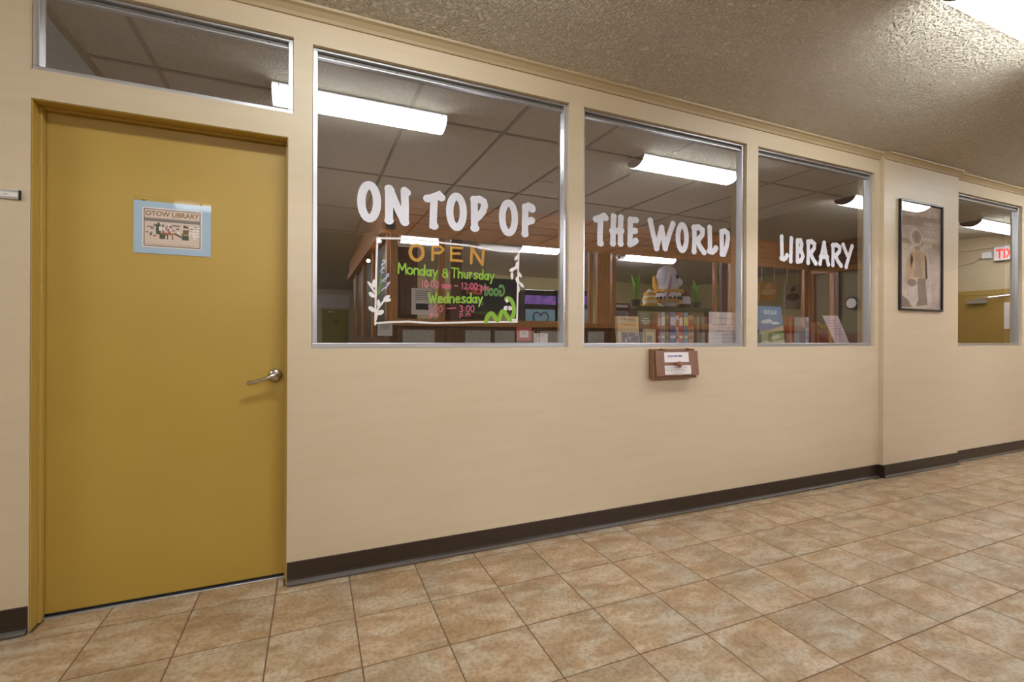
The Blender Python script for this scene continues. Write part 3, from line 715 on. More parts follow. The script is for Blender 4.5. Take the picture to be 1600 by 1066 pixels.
# ---------------------------------------------------------------- framed picture on the pilaster
FP = thing('framed_picture', 'tall sepia poster in a thin black frame on the wall between two windows', 'picture', (4.74, -PR, 1.355))
fx0, fx1, fz0, fz1 = 4.432, 5.057, 1.355, 2.268; y0 = -PR - .022; y1 = -PR - .001; fw = .016
FRB = mat('black_frame', (30, 24, 22), .35)
MB().box(fx0, fx0 + fw, y0, y1, fz0, fz1).build('frame_side', FRB, FP, bevel=.003); MB().box(fx1 - fw, fx1, y0, y1, fz0, fz1).build('frame_side', FRB, FP, bevel=.003)
MB().box(fx0 + fw, fx1 - fw, y0, y1, fz0, fz0 + fw).build('frame_rail', FRB, FP, bevel=.003); MB().box(fx0 + fw, fx1 - fw, y0, y1, fz1 - fw, fz1).build('frame_rail', FRB, FP, bevel=.003)
SEP = mat('sepia_print', (196, 178, 164), .7, rgb2=(158, 140, 128), scale=5, detail=6)
S2 = mat('sepia_mid', (158, 134, 114), .7, rgb2=(132, 110, 92), scale=14); S3 = mat('sepia_dark', (108, 90, 78), .7, rgb2=(128, 108, 94), scale=18)
S4 = mat('sepia_light', (202, 186, 175), .7, rgb2=(178, 162, 150), scale=12); S5 = mat('sepia_tan', (186, 152, 116), .7, rgb2=(162, 128, 96), scale=10)
yp = -PR - .006
MB().box(fx0 + fw - .002, fx1 - fw + .002, yp, -PR - .002, fz0 + fw - .002, fz1 - fw + .002).build('print', SEP, FP)
pg = MB(); fwid, fht = fx1 - fx0, fz1 - fz0
def fp(u, v): return fx0 + u * fwid, fz1 - v * fht
def fpoly(pts, k, mi): pg.poly([(fp(u, v)[0], yp - .0004 * k, fp(u, v)[1]) for u, v in pts], mi)
fpoly([(.05, .14), (.95, .12), (.95, .20), (.05, .23)], 1, 0)
fpoly([(.05, .34), (.95, .37), (.95, .42), (.05, .39)], 1, 4)
pg.disc(fp(.38, .325), .15 * fwid, .085 * fht, yp - .0008, 0, 2); pg.disc(fp(.40, .325), .105 * fwid, .062 * fht, yp - .0012, 0, 0); pg.disc(fp(.40, .335), .05 * fwid, .035 * fht, yp - .0014, 0, 1)
fpoly([(.35, .38), (.47, .38), (.48, .46), (.36, .46)], 2, 0)
fpoly([(.25, .48), (.38, .44), (.52, .45), (.63, .50), (.66, .70), (.28, .70)], 3, 3)
fpoly([(.36, .47), (.48, .47), (.54, .69), (.34, .69)], 4, 0)
fpoly([(.16, .58), (.26, .48), (.32, .52), (.24, .74), (.16, .72)], 3, 3)
pg.disc(fp(.29, .745), .11 * fwid, .035 * fht, yp - .0020, 0, 1)
fpoly([(.20, .78), (.42, .76), (.44, .90), (.36, .96), (.24, .93)], 4, 2)
fpoly([(.42, .70), (.60, .70), (.66, .94), (.40, .96)], 3, 1); fpoly([(.58, .45), (.68, .47), (.76, .92), (.64, .94)], 3, 2)
fpoly([(.05, .86), (.2, .90), (.3, .97), (.05, .97)], 3, 1)
random.seed(11)
for v, h_, n in ((.17, .035, 7), (.225, .05, 6), (.285, .06, 5), (.36, .05, 4), (.56, .03, 5), (.60, .035, 5), (.65, .03, 5), (.70, .04, 4)):
    u = .56
    for k in range(n):                                    # rows of worn block letters
        w_ = random.uniform(.03, .07); fpoly([(u, v), (u + w_, v + .003), (u + w_, v + h_), (u, v + h_ - .003)], 2.5 + k * .01, 2); fpoly([(u + .012, v + .008), (u + w_ - .01, v + .01), (u + w_ - .01, v + h_ * .45), (u + .012, v + h_ * .43)], 3 + k * .01, 0); u += w_ + .012
for k in range(30):
    u, v = random.uniform(.06, .85), random.uniform(.10, .93); a_ = random.uniform(.02, .07); fpoly([(u, v), (u + a_, v + .004), (u + a_ * .9, v + .014), (u + .005, v + .011)], .3 + k * .002, random.choice([0, 4, 2]))
pg.build('printed_figure', [S2, S3, S4, S5, S2], FP)
m = MB(); m.box(fx0 + fw - .002, fx1 - fw + .002, yp - .006, yp - .0045, fz0 + fw - .002, fz1 - fw + .002, 1); m.m[2] = 0; m.build('glass', [PICGLASS, BACKGLASS], FP)

# ---------------------------------------------------------------- ceiling lights of the corridor
def lamp(x0, y0, y1, z, L, label, group, dm):
    r = thing('ceiling_light', label, 'ceiling light', (x0, (y0 + y1) / 2, z), group); yc, hw, dp = (y0 + y1) / 2, abs(y1 - y0) / 2, .085
    MB().box(x0, x0 + L, y0, y1, z - .012, z - .001).build('body', WHITEMETAL, r)
    def sec(s): return [(yc - hw * s * math.cos(a), z - .013 - dp * s * math.sin(a)) for a in [math.pi * k / 18 for k in range(19)]]
    e = .045
    MB().prism_x(sec(1), x0 + e + .004, x0 + L - e - .004).build('diffuser', dm, r, smooth=True)
    for xa in (x0 + .006, x0 + L - e):
        MB().prism_x(sec(1), xa, xa + e - .006).build('diffuser_end', dm, r, smooth=True)
    for xa in (x0 + e, x0 + L - e - .004): MB().prism_x(sec(1.012), xa, xa + .004).build('seam_ring', DARKPLASTIC, r)
    for xa in (x0, x0 + L - .006): MB().prism_x(sec(.99), xa, xa + .006).build('end_plate', DARKPLASTIC, r)
    return r
LY0, LY1_ = -1.30, -1.05
for x, lb in ((-3.30, 'white wraparound ceiling light farthest left past the door, unseen and added for its light'), (-.24, 'white wraparound ceiling light mirrored in the first window and transom'),  # the leftmost continues the row unseen, added only as a light source
              (2.80, 'bright wraparound ceiling light at the upper right corner of the photo'), (5.85, 'white wraparound ceiling light in front of the framed poster'),
              (8.65, 'white wraparound ceiling light nearest the far exit door')):
    lamp(x, LY0, LY1_, ZC, 1.20, lb, 'corridor ceiling lights', DIFF)
for y, nm in ((-4.6, 'nearest'), (-7.5, 'middle'), (-13.2, 'farthest')): lamp(-1.54, y - .12, y + .12, ZC, 1.2, 'added unseen white ceiling light across the side corridor, the %s one' % nm, 'added side corridor lights', DIFF3)  # unseen lights, added to brighten the door side and the far end

# ================================================================ library sill: counter, books and notices
CT = thing('display_counter', 'long wooden counter behind the windows carrying books', 'counter', (2.0, .3, 0))
MB().box(.0, 4.9, TH + .003, .52, 1.03, 1.058).build('top', WOODM, CT, bevel=.003)
MB().box(.05, 4.85, .20, .50, .0, 1.03).build('carcass', WOODD, CT)
for k in range(8): MB().box(.06 + k * .6, .64 + k * .6, .502, .518, .08, 1.0).build('door', WOODM, CT, bevel=.003)
ZB = 1.0585
def slab_px(px0, px1, py0, y, zb=ZB):
    a = W(px0, 530, y)[0]; b = W(px1, 530, y)[0]; return a, b, W((px0 + px1) / 2, py0, y)[1]
def colmat(rgb, i=[0]):
    i[0] += 1; return mat('cover_%d_%d_%d' % rgb, rgb, .5)
PAGES = mat('page_block', (226, 214, 190), .8)
def spine_book(px0, px1, py0, y, rgb, label, band=None, dep=.14, rgb2=None):
    a, b, zt = slab_px(px0, px1, py0, y); b -= .0012; r = thing('book', label, 'book', ((a + b) / 2, y + dep / 2, ZB), 'books standing spine out on the window counter')
    m = MB(); t = .002
    m.box(a, a + t, y, y + dep, ZB, zt); m.box(b - t, b, y, y + dep, ZB, zt); m.box(a + t, b - t, y, y + t, ZB, zt)
    m.build('cover', colmat(rgb), r); MB().box(a + t, b - t, y + t, y + dep - .004, ZB + .003, zt - .004).build('pages', PAGES, r)
    s = MB(); yy = y - .0006; h_ = zt - ZB
    if band:
        rect(s, a + .001, b - .001, ZB + .62 * h_, ZB + .86 * h_, yy, 0); rect(s, a + .002, b - .002, ZB + .25 * h_, ZB + .32 * h_, yy, 0)
        xm = (a + b) / 2; hh = (b - a) * .30
        s.text('STORIES', (xm + hh * .55, yy - .0003, ZB + .35 * h_), (0, 0, 1), (-1, 0, 0), w=.24 * h_, h=hh, mi=1)
        s.build('spine_label', [colmat(band), INK], r)
    return r
def front_book(quad, y, th, label, cover, lean=0, name='book'):
    """cover seen from the front: left/right px, top py, standing on the counter at plane y, leaning back by lean"""
    l, rr, top = quad; a, b = W(l, 530, y)[0], W(rr, 530, y)[0]; zt = W((l + rr) / 2, top, y + .03)[1]
    r = thing(name, label, 'book', ((a + b) / 2, y, ZB)); r.rotation_euler.x = -lean; h_ = (zt - ZB) / math.cos(lean); w_ = b - a
    def add(mb, nm, mt):
        o = mb.build(nm, mt); o.parent = r; return o
    m = MB().box(-w_ / 2, w_ / 2, 0, .002, 0, h_).box(-w_ / 2, w_ / 2, th - .002, th, 0, h_).box(-w_ / 2, -w_ / 2 + .002, .002, th - .002, 0, h_)
    add(m, 'cover', cover); add(MB().box(-w_ / 2 + .002, w_ / 2 - .004, .002, th - .002, .003, h_ - .003), 'pages', PAGES)
    return r, w_, h_, add
# trail of tears
CREAMC = colmat((224, 200, 150)); GOLDT = mat('gold_lettering', (176, 120, 70), .6)
r, w_, h_, add = front_book((967, 1000, 494.5), .16, .028, 'cream book titled TRAIL OF TEARS with a violet picture band', CREAMC, .10)
m = MB()
for s_, zf, hf in (('TRAIL', .86, .075), ('OF', .80, .03), ('TEARS', .69, .075)): m.text(s_, (-.0 , -.0008, zf * h_), (1, 0, 0), (0, 0, 1), w=w_ * (.72 if len(s_) > 2 else .15), h=hf * h_, mi=0, align='c', bold=.02)
rect(m, -w_ * .36, w_ * .46, h_ * .14, h_ * .48, -.0006, 1)
random.seed(2)
for k in range(14):
    u, v = random.uniform(-.3, .38) * w_, random.uniform(.18, .42) * h_; m.disc((u, v), .009, .012, -.0009 - k * 1e-5, random.random() * 3, random.choice([2, 3]))
m.text('THE STORY OF A NATION', (0, -.0008, .07 * h_), (1, 0, 0), (0, 0, 1), w=w_ * .7, h=.03 * h_, mi=0, align='c')
add(m, 'cover_print', [GOLDT, mat('violet_print', (110, 100, 130), .6), S4, mat('violet_dark', (78, 70, 96), .6)])
# dark green history book with a tan card before it
r, w_, h_, add = front_book((1001, 1021, 488.5), .24, .03, 'dark green book with pale title lines behind a tan card', colmat((62, 74, 70)), .06)
m = MB()
for zf, wf in ((.80, .45), (.73, .7), (.66, .55)): rect(m, -w_ * wf / 2, w_ * wf / 2, zf * h_, (zf + .035) * h_, -.0006, 0)
add(m, 'cover_print', mat('pale_print', (200, 206, 196), .6))
a, b, zt = slab_px(1005, 1025, 514, .15)
r = thing('card', 'small tan card with a grey picture before the dark green book', 'card', ((a + b) / 2, .15, ZB))
MB().box(a, b, .15, .154, ZB, zt).build('sheet', colmat((206, 186, 140)), r); m = MB(); rect(m, a + .03, b - .03, ZB + .03, zt - .045, .1494, 0); m.build('print', GRYP, r)
SP = [(1027.5, 1032, 490, (176, 92, 96), 'dusty red book beside the dark green one', (214, 190, 180)), (1033, 1039, 488, (150, 158, 150), 'grey green book with a white label, second spine', (226, 226, 220)),
      (1040.5, 1045, 492, (150, 118, 50), 'mustard book, thin, third spine', (90, 60, 30)), (1047, 1056, 488, (96, 92, 150), 'tall violet blue book, widest spine', (214, 206, 222)),
      (1056.6, 1060.5, 493, (214, 200, 196), 'thin pale book between violet and red ones', (170, 90, 80)), (1061, 1067, 489, (196, 72, 54), 'red book with a white label', (232, 222, 214)),
      (1068, 1075.2, 488.5, (88, 136, 164), 'blue book with a yellow label', (222, 212, 110)), (1076, 1083.5, 493, (206, 148, 120), 'salmon pink book, last tall spine', (176, 78, 66))]
for a_, b_, t_, c_, l_, bd_ in SP: spine_book(a_, b_, t_, .19, c_, l_, bd_)
for k, (c_, nm) in enumerate((((150, 140, 128), 'grey'), ((196, 188, 176), 'ivory'), ((120, 112, 104), 'slate'), ((170, 160, 150), 'stone'), ((186, 150, 130), 'rose beige'), ((140, 96, 80), 'brown'))):
    spine_book(1085 + k * 4.0, 1088.6 + k * 4.0, 495, .32, c_, 'thin %s paperback, number %s of the row behind the donation notice' % (nm, ('one', 'two', 'three', 'four', 'five', 'six')[k]), None, .10)
# donations notice
a, b, zt = slab_px(1107.5, 1155, 488, .075)
r = thing('donation_notice', 'white printed sheet asking for book donations at the right of the middle pane', 'notice', ((a + b) / 2, .075, ZB))
MB().box(a, b, .075, .0762, ZB, zt).build('sheet', PAPER, r); m = MB(); h_ = zt - ZB; w_ = b - a
for s_, zf, wf in (('WE NEED DONATIONS', .80, .66), ('PLEASE BRING YOUR', .62, .62), ('GENTLY USED', .53, .44), ('PAPERBACKS AND', .43, .52), ('HARDBACK BOOKS TO', .33, .72), ('THE LIBRARY OR PLACE IN', .23, .80), ('OUR DROP BOX', .13, .46)):
    m.text(s_, ((a + b) / 2, .0745, ZB + zf * h_), (1, 0, 0), (0, 0, 1), w=wf * w_, h=.045 * h_, align='c')
m.build('print', GRYP, r)
# golf book
GOLFSKY = mat('golf_sky', (96, 142, 190), .4)
r, w_, h_, add = front_book((1188.5, 1228, 479), .17, .025, 'blue and green book titled GOLF in the third window', GOLFSKY, .14)
m = MB(); m.text('GOLF', (0.01, -.0012, .80 * h_), (1, 0, 0), (0, 0, 1), w=w_ * .55, h=.10 * h_, mi=0, align='c', bold=.04)
z_ = lambda f: f * h_
m.poly([(-w_ / 2 + .002, -.0006, z_(.38)), (0, -.0006, z_(.42)), (w_ / 2 - .002, -.0006, z_(.52)), (w_ / 2 - .002, -.0006, .002), (-w_ / 2 + .002, -.0006, .002)], 1)
m.poly([(-w_ / 2 + .002, -.0008, z_(.30)), (0, -.0008, z_(.34)), (w_ / 2 - .002, -.0008, z_(.40)), (w_ / 2 - .002, -.0008, .16 * h_), (-w_ / 2 + .002, -.0008, .10 * h_)], 2)
m.disc((.03, z_(.22)), .06, .014, -.001, .2, 3); m.disc((-.05, z_(.10)), .05, .012, -.001, -.1, 3)
m.disc((-.04, z_(.62)), .06, .015, -.0009, .1, 0); m.disc((.05, z_(.58)), .05, .012, -.0009, 0, 0)
add(m, 'cover_print', [mat('white_print', (226, 232, 238), .5), mat('dune_print', (206, 196, 160), .5), mat('fairway_print', (120, 142, 74), .5), mat('sand_print', (214, 202, 170), .5)])
# red box set and others in pane three
a, b, zt = slab_px(1233, 1252, 495, .34)
r = thing('box_set', 'orange red slipcase of books beside the golf book', 'box set', ((a + b) / 2, .40, ZB)); MB().box(a, b, .34, .46, ZB, zt).build('slipcase', colmat((190, 88, 66)), r, bevel=.002); MB().box(a + .004, b - .004, .34 - .0005, .342, ZB + .006, zt - .05).build('label', colmat((206, 112, 88)), r)
for a_, b_, t_, y_, c_, l_, bd_ in ((1259, 1264, 496, .22, (210, 214, 226), 'pale white book right of the orange slipcase', (150, 160, 180)), (1267, 1270.5, 504, .22, (140, 84, 92), 'small plum paperback in the third window', None),
        (1271, 1274, 505, .22, (120, 110, 110), 'small grey paperback in the third window', None), (1277, 1281, 503, .22, (176, 120, 76), 'small amber paperback in the third window', (120, 60, 40)),
        (1287, 1293.5, 512, .22, (170, 92, 80), 'short brick red book under the slanting leaflet', None), (1295.5, 1300, 506, .22, (196, 160, 50), 'yellow book beside the slanting leaflet', (60, 60, 40)), (1300.6, 1303.5, 508, .22, (90, 100, 60), 'thin olive book beside the yellow one', None)):
    spine_book(a_, b_, t_, y_, c_, l_, bd_, .10)
# slanting leaflet
LEAFM = mat('pink_white_leaflet', (222, 208, 210), .7)
p = [W(1285, 493.5, .16), W(1309, 493, .16), W(1327, 536, .16), W(1305, 536, .16)]
r = thing('leaflet', 'pinkish white leaflet leaning at a slant in the third window', 'leaflet', (p[0][0], .16, ZB))
m = MB(); pts = [(q_[0], .16, max(q_[1], ZB)) for q_ in p]; m.add(pts + [(a_, b_ + .002, c_) for a_, b_, c_ in pts], [(0, 1, 2, 3), (7, 6, 5, 4), (0, 4, 5, 1), (1, 5, 6, 2), (2, 6, 7, 3), (3, 7, 4, 0)]); m.build('sheet', LEAFM, r)
m = MB()
for t in (.2, .3, .4, .5, .6, .7):
    A_ = Vector((pts[0][0] + (pts[3][0] - pts[0][0]) * t, 0, pts[0][2] + (pts[3][2] - pts[0][2]) * t)); B_ = Vector((pts[1][0] + (pts[2][0] - pts[1][0]) * t, 0, pts[1][2] + (pts[2][2] - pts[1][2]) * t))
    a_ = A_.lerp(B_, .2); b_ = A_.lerp(B_, .75); m.poly([(a_.x, .1594, a_.z), (b_.x, .1594, b_.z), (b_.x, .1594, b_.z + .008), (a_.x, .1594, a_.z + .008)], 0)
m.build('print', mat('faint_print', (186, 166, 176), .7), r)
# papers in the first pane
def sheet(x0, y0, x1, y1, y, label, marg=None, lines=4, pic=None, zb=None):
    a, b = W(x0, (y0 + y1) / 2, y)[0], W(x1, (y0 + y1) / 2, y)[0]; xm = (x0 + x1) / 2; zt, zz = W(xm, y0, y)[1], (zb or W(xm, y1, y)[1])
    r = thing('notice', label, 'notice', ((a + b) / 2, y, zz))
    if marg: MB().box(a, b, y, y + .001, zz, zt).build('backing', colmat(marg), r); a += .02; b -= .02; zz += .02; zt -= .02
    MB().box(a, b, y - .0012, y - .0001, zz, zt).build('sheet', PAPER, r); m = MB(); w_, h_ = b - a, zt - zz
    for k in range(lines): f = .85 - k * .11; rect(m, a + w_ * (.15 + .05 * (k % 2)), b - w_ * (.15 + .06 * (k % 3)), zz + f * h_, zz + (f + .035) * h_, y - .0018, 0)
    if pic: rect(m, a + w_ * .25, b - w_ * .25, zz + .18 * h_, zz + .40 * h_, y - .0018, 1)
    m.build('print', [GRYP, INK], r); return r
sheet(807, 511, 830.5, 533, .06, 'white notice on a red card low at the right of the first pane', (190, 84, 76), 5)
sheet(834, 521, 855.5, 536.5, .062, 'white slip taped in the lower right corner of the first pane', None, 3)

# ================================================================ the shop opposite, mirrored in the glass
SB = struct(MB().box(XC1, XRET, YB - .08, YB - .02, 0, 1.26).build('wall_shop', WOODD))
def sbox(name, x0, x1, z0, z1, mt, y0=YB - .06, y1=YB, bev=.006): return MB().box(x0, x1, y0, y1, z0, z1).build(name, mt, SB, bevel=bev)
sbox('header_board', XC1, XRET, 2.38, ZC, WOODH, YB - .10, YB - .02); sbox('header_trim', XC1, XRET, 2.70, ZC - .002, WOODH, YB - .02, YB + .015)
sbox('header_trim', XC1, XRET, 2.52, 2.56, WOODH, YB - .02, YB + .02); sbox('header_trim', XC1, XRET, 2.36, 2.41, WOODH, YB - .02, YB + .005)
sbox('sill_rail', XC1, XRET, 1.25, 1.32, WOODM, YB - .16, YB + .02)
POSTS = [(.83 + .07, .99, WOODM), (1.50, 1.58, WOODM), (1.66, 1.80, WOODD), (3.72, 3.78, WOODM), (3.86, 4.08, WOODM), (4.12, 4.18, WOODM), (6.14, 6.20, WOODM), (6.30, 6.42, WOODD), (6.50, 6.60, WOODM), (8.33, 8.44, WOODM)]
for a, b, mt in POSTS: sbox('post', a, b, 1.32, 2.38, mt)
for k, (a, b) in enumerate([(1.05, 1.45), (1.85, 2.20), (2.23, 2.55), (2.58, 2.90), (2.93, 3.25), (3.28, 3.62), (3.70, 3.98), (4.20, 4.9), (5.0, 5.7), (5.8, 6.3), (6.7, 7.4), (7.5, 8.2)]):
    sbox('bulkhead_panel', a, b, .25, 1.20, PANELG, YB - .02, YB - .004, .004)
for k in range(13): sbox('stile', 1.0 + k * .62 - .02, 1.0 + k * .62 + .02, 0.02, 1.25, WOODD, YB - .02, YB + .003, .003)
for k, (a, b) in enumerate([(.99, 1.50), (1.80, 3.72), (4.18, 6.14), (6.60, 8.33)]):
    wr = struct(MB().box(a, b, YB - .045, YB - .035, 1.32, 1.34).build('window_%d' % (6 + k), WOODM)); MB().box(a, b, YB - .042, YB - .038, 1.34, 2.36).build('pane', CLEAR, wr)
# return wall of planks
RW = struct(MB().box(XRET + .02, XRET + .1, YB, YN, 0, 1.2).build('wall_shop_return', WOODD))
for k in range(6): MB().box(XRET - .005 + random.uniform(-.004, .004), XRET + .02, YB, YN, 2.36 + k * .075 + .002, 2.36 + (k + 1) * .075 - .002).build('plank', PLANK, RW, bevel=.003)
MB().box(XRET - .03, XRET + .02, YB, YN, 2.28, 2.36).build('header_trim', WOODM, RW, bevel=.005)
for y in (YB + .05, YB + .42, YB + .50, YB + .98): MB().box(XRET - .01, XRET + .08, y - .04, y + .04, 0, 2.28).build('post', WOODM if y < YB + .45 else WOODD, RW, bevel=.005)
MB().box(XRET + .03, XRET + .05, YB, YN, 1.2, 2.28).build('dark_board', mat('olive_board', (120, 104, 62), .6), RW)
# side of the shop along the side corridor
SS = struct(MB().box(XC1, XC1 + .06, -9.0, YB - .08, 0, 1.1).build('wall_shop_side', WOODD))
MB().box(XC1 - .06, XC1 + .06, -9.0, YB - .02, 2.42, ZC).build('beam', WOODH, SS, bevel=.006); MB().box(XC1 - .10, XC1 + .02, -9.0, YB - .02, 2.40, 2.50).build('beam', WOODM, SS, bevel=.006)
for k in range(4): MB().box(XC1 - .02, XC1 + .06, YB - .15 - k * 1.45, YB - .30 - k * 1.45, 1.1, 2.42).build('post', WOODM, SS, bevel=.005)
MB().box(XC1 + .03, XC1 + .05, -9.0, YB - .08, 1.1, 2.42).build('panel', mat('dark_panel', (70, 56, 40), .5), SS)
for k, (px, py) in enumerate(((597, 377), (580, 408))):
    X, Y, Z = ray(px, py); t = (XC1 - .10) / X; yy = 2 * GY - (Y * t - CD); zz = CH + Z * t
    r = thing('spotlight', 'tiny bright spotlight on the wooden beam, %s one' % ('nearer' if k == 0 else 'farther'), 'spotlight', (XC1 - .105, yy, zz), 'beam spotlights')
    MB().ell((XC1 - .14, yy, zz), (.022, .022, .022)).build('bulb', SPOT, r); MB().box(XC1 - .11, XC1 - .095, yy - .03, yy + .03, zz - .03, zz + .03).build('base', BLACK, r)
# far end of the side corridor: door and blind
fd = struct(MB().box(.42, 1.32, YE + .005, YE + .05, .01, 2.08).build('door_2', mat('olive_door', (150, 136, 56), .5), bevel=.004))
MB().box(1.22, 1.27, YE + .05, YE + .10, 1.0, 1.06).build('door_handle', CHROME, fd); MB().box(.62, .84, YE + .05, YE + .10, 1.97, 2.0).build('door_closer', WHITEMETAL, fd)
MB().box(.84, .99, YE + .05, YE + .055, 1.55, 1.72).build('sign_plate', REDP, fd)
bl = thing('blind', 'cream pleated blind above the far olive door', 'blind', (.7, YE + .03, 2.14))
for k in range(16): MB().box(.0 + k * .085, .0 + k * .085 + .075, YE + .02 + .012 * (k % 2), YE + .04 + .012 * (k % 2), 2.14, 2.62).build('slat', PAPER, bl)
# shop room
struct(MB().box(XC1 + .06, 11.0, -9.0, YB - .08, -.06, 0).build('floor_shop', DARKF))
struct(MB().box(XC1 + .06, 11.0, -9.1, -9.0, 0, 2.75).box(11.0, 11.1, -9.0, YB, 0, 2.75).build('wall_shop_back', GREENWALL))
struct(MB().box(XC1 + .06, 11.0, -9.0, YB - .10, 2.72, 2.80).build('ceiling_shop', POPCORN))
for k, (xa, xb, py, lb) in enumerate(((625, 693, 379, 'shop ceiling light over the paper notice'), (812, 870, 393, 'shop ceiling light above the game machines'), (972, 1050, 407, 'shop ceiling light above the rabbit display'))):
    X, Y, Z = ray((xa + xb) / 2, py); t = (2.65 - CH) / Z; yy = 2 * GY - (Y * t - CD)
    a = MP(xa, py, yy)[0]; b = MP(xb, py, yy)[0]
    lamp(a, yy - .12, yy + .12, 2.72, b - a, lb, 'shop ceiling lights', DIFF2)

x, z = MP(763, 418, -8.9)
wl = thing('wall_lamp', 'warm glowing wall lamp on the olive wall inside the shop', 'lamp', (x, -8.98, z))
MB().box(x - .08, x + .08, -8.998, -8.97, z - .1, z + .1).build('plate', BRASS, wl, bevel=.004); MB().ell((x, -8.86, z), (.10, .10, .13)).build('globe', WARM, wl, smooth=True)
# slatted wooden counter front in the shop
sc = thing('slatted_counter', 'brown slatted counter inside the shop below the menu board', 'counter', (2.5, -4.6, 0))
for k in range(9): MB().box(1.9, 2.62, -4.62, -4.58, .75 + k * .10, .75 + k * .10 + .075).build('slat', WOODD, sc, bevel=.004)
MB().box(1.9, 2.62, -5.0, -4.62, 0, 1.62).build('carcass', WOODD, sc)
# tall dark cabinet behind the first shop pane
tc = thing('tall_cabinet', 'dark red brown cabinet behind the first shop pane', 'cabinet', (1.12, YB - .25, 0))
MB().box(1.0, 1.27, YB - .5, YB - .19, 0, 2.25).build('body', mat('red_brown_wood', (96, 54, 30), .45, rgb2=(78, 42, 22), scale=5, stretch=(9, 9, .8)), tc, bevel=.006); MB().box(1.03, 1.24, YB - .19, YB - .175, 1.4, 2.1).build('door', WOODD, tc, bevel=.006)
# menu board
ya = YB - .22; a0, z0 = MP(705, 487, ya); a1, z1 = MP(808, 437, ya); a0 += .12
mb_ = thing('menu_board', 'black menu board lettered Good Eats in green and red in the shop window', 'sign', ((a0 + a1) / 2, ya, z0))
MB().box(a0, a1, ya - .03, ya, z0, z1).build('board', mat('black_board', (20, 24, 26), .5), mb_, bevel=.004)
MB().box(a0, a1, ya - .002, ya + .012, z0 - .02, z0 + .01).build('edge_trim', GREEND, mb_)
m = MB(); wB = a1 - a0
m.text('Good', (a0 + .78 * wB, ya + .004, z0 + .47 * (z1 - z0)), (-1, 0, 0), (0, 0, 1), w=.37 * wB, h=.36 * (z1 - z0), mi=0, bold=.05)
m.text('Eats', (a0 + .37 * wB, ya + .004, z0 + .50 * (z1 - z0)), (-1, 0, 0), (0, 0, 1), w=.27 * wB, h=.30 * (z1 - z0), mi=1, bold=.04)
m.text('good food', (a0 + .40 * wB, ya + .004, z0 + .2 * (z1 - z0)), (-1, 0, 0), (0, 0, 1), w=.33 * wB, h=.15 * (z1 - z0), mi=2)
m.build('lettering', [mat('neon_green', (170, 255, 150), .5), mat('neon_red', (255, 120, 96), .5), PAPER], mb_)
# game machines
for k, (pa, pb) in enumerate(((821, 868), (872, 924))):
    yg = -4.3; a, zt = MP(pa, 458, yg); b, zb_ = MP(pb, 512, yg)
    gm = thing('game_machine', ('lit game machine with a heart on its blue screen' if k == 0 else 'lit game machine half hidden beside the heart screen one'), 'game machine', ((a + b) / 2, yg, 0), 'game machines in the shop')
    cb = mat('black_cabinet', (16, 14, 16), .35); hh = zt
    MB().box(a - .005, b + .005, yg - .55, yg - .02, 0, hh + .06).build('cabinet', cb, gm, bevel=.01)
    MB().box(a, b, yg - .02, yg + .01, hh - .17, hh - .03).build('marquee', mat('lit_marquee', (70, 60, 130), .4, emit=.3, ergb=(110, 95, 190), rgb2=(190, 120, 170), scale=9), gm, bevel=.004)
    MB().box(a + .01, b - .01, yg - .02, yg + .005, hh - .62, hh - .25).build('screen', mat('lit_screen', (80, 104, 116), .3, emit=.3, ergb=(120, 155, 170), rgb2=(110, 130, 110), scale=7), gm, bevel=.004)
    m = MB(); hc = ((a + b) / 2, hh - .40)
    pts = [(hc[0] + .0085 * 16 * math.sin(t) ** 3, hc[1] + .0085 * (13 * math.cos(t) - 5 * math.cos(2 * t) - 2 * math.cos(3 * t) - math.cos(4 * t))) for t in [2 * math.pi * i / 40 for i in range(41)]]
    m.ribbon(pts, .02, yg + .0065); m.build('screen_heart', mat('screen_blue', (50, 80, 110), .4), gm)
# display shelf with the Easter things
ysd = YB - .28
sx0, sz = MP(984, 487, ysd); sx1, _ = MP(1112, 487, ysd); sz = MP(1045, 481, ysd)[1]
sh = thing('display_shelf', 'dark green display shelf in the shop window under the rabbit', 'shelf', ((sx0 + sx1) / 2, ysd, 0))
MB().box(sx0, sx1, ysd - .22, ysd + .16, sz - .05, sz).build('board', mat('olive_shelf', (96, 92, 36), .6), sh, bevel=.004)
for xx in (sx0 + .05, sx1 - .05): MB().box(xx - .02, xx + .02, ysd - .1, ysd + .1, 0, sz - .05).build('upright', WOODD, sh)
GRYFUR = mat('grey_felt', (222, 223, 230), .9, rgb2=(204, 206, 216), scale=40); PINKF = mat('pink_felt', (200, 110, 130), .9); EGGW = mat('egg_white', (232, 230, 232), .7); EGGG = mat('egg_gold', (230, 180, 70), .6)
def at(px, py, y=ysd): x, z = MP(px, py, y); return x, y, z
rb = thing('rabbit_figure', 'grey felt rabbit rising out of a decorated egg basket', 'figurine', (at(1043, 480)[0], ysd, sz))
cx, _, _ = at(1043, 480); pxm = at(1044, 460)[0] - at(1043, 460)[0]
zh = at(1043, 437)[2]; zt = at(1043, 415)[2]; zbk = at(1043, 456)[2]
m = MB().lathe([(.02, sz + .002), (.13, sz + .02), (.19, sz + .12), (.215, zbk - .06), (.215, zbk)], (cx, ysd, 0), n=24); m.build('egg_basket', EGGW, rb, smooth=True)
m = MB()
for k in range(24):
    a = 2 * math.pi * k / 24; m.ell((cx + .21 * math.cos(a), ysd + .21 * math.sin(a), zbk - .01 + .015 * (k % 2)), (.05, .05, .025), 8, 5)
    m.ell((cx + .18 * math.cos(a), ysd + .18 * math.sin(a), sz + .10 + .03 * (k % 2)), (.035, .035, .03), 8, 5)
m.build('straw_rim', EGGG, rb)
m = MB()
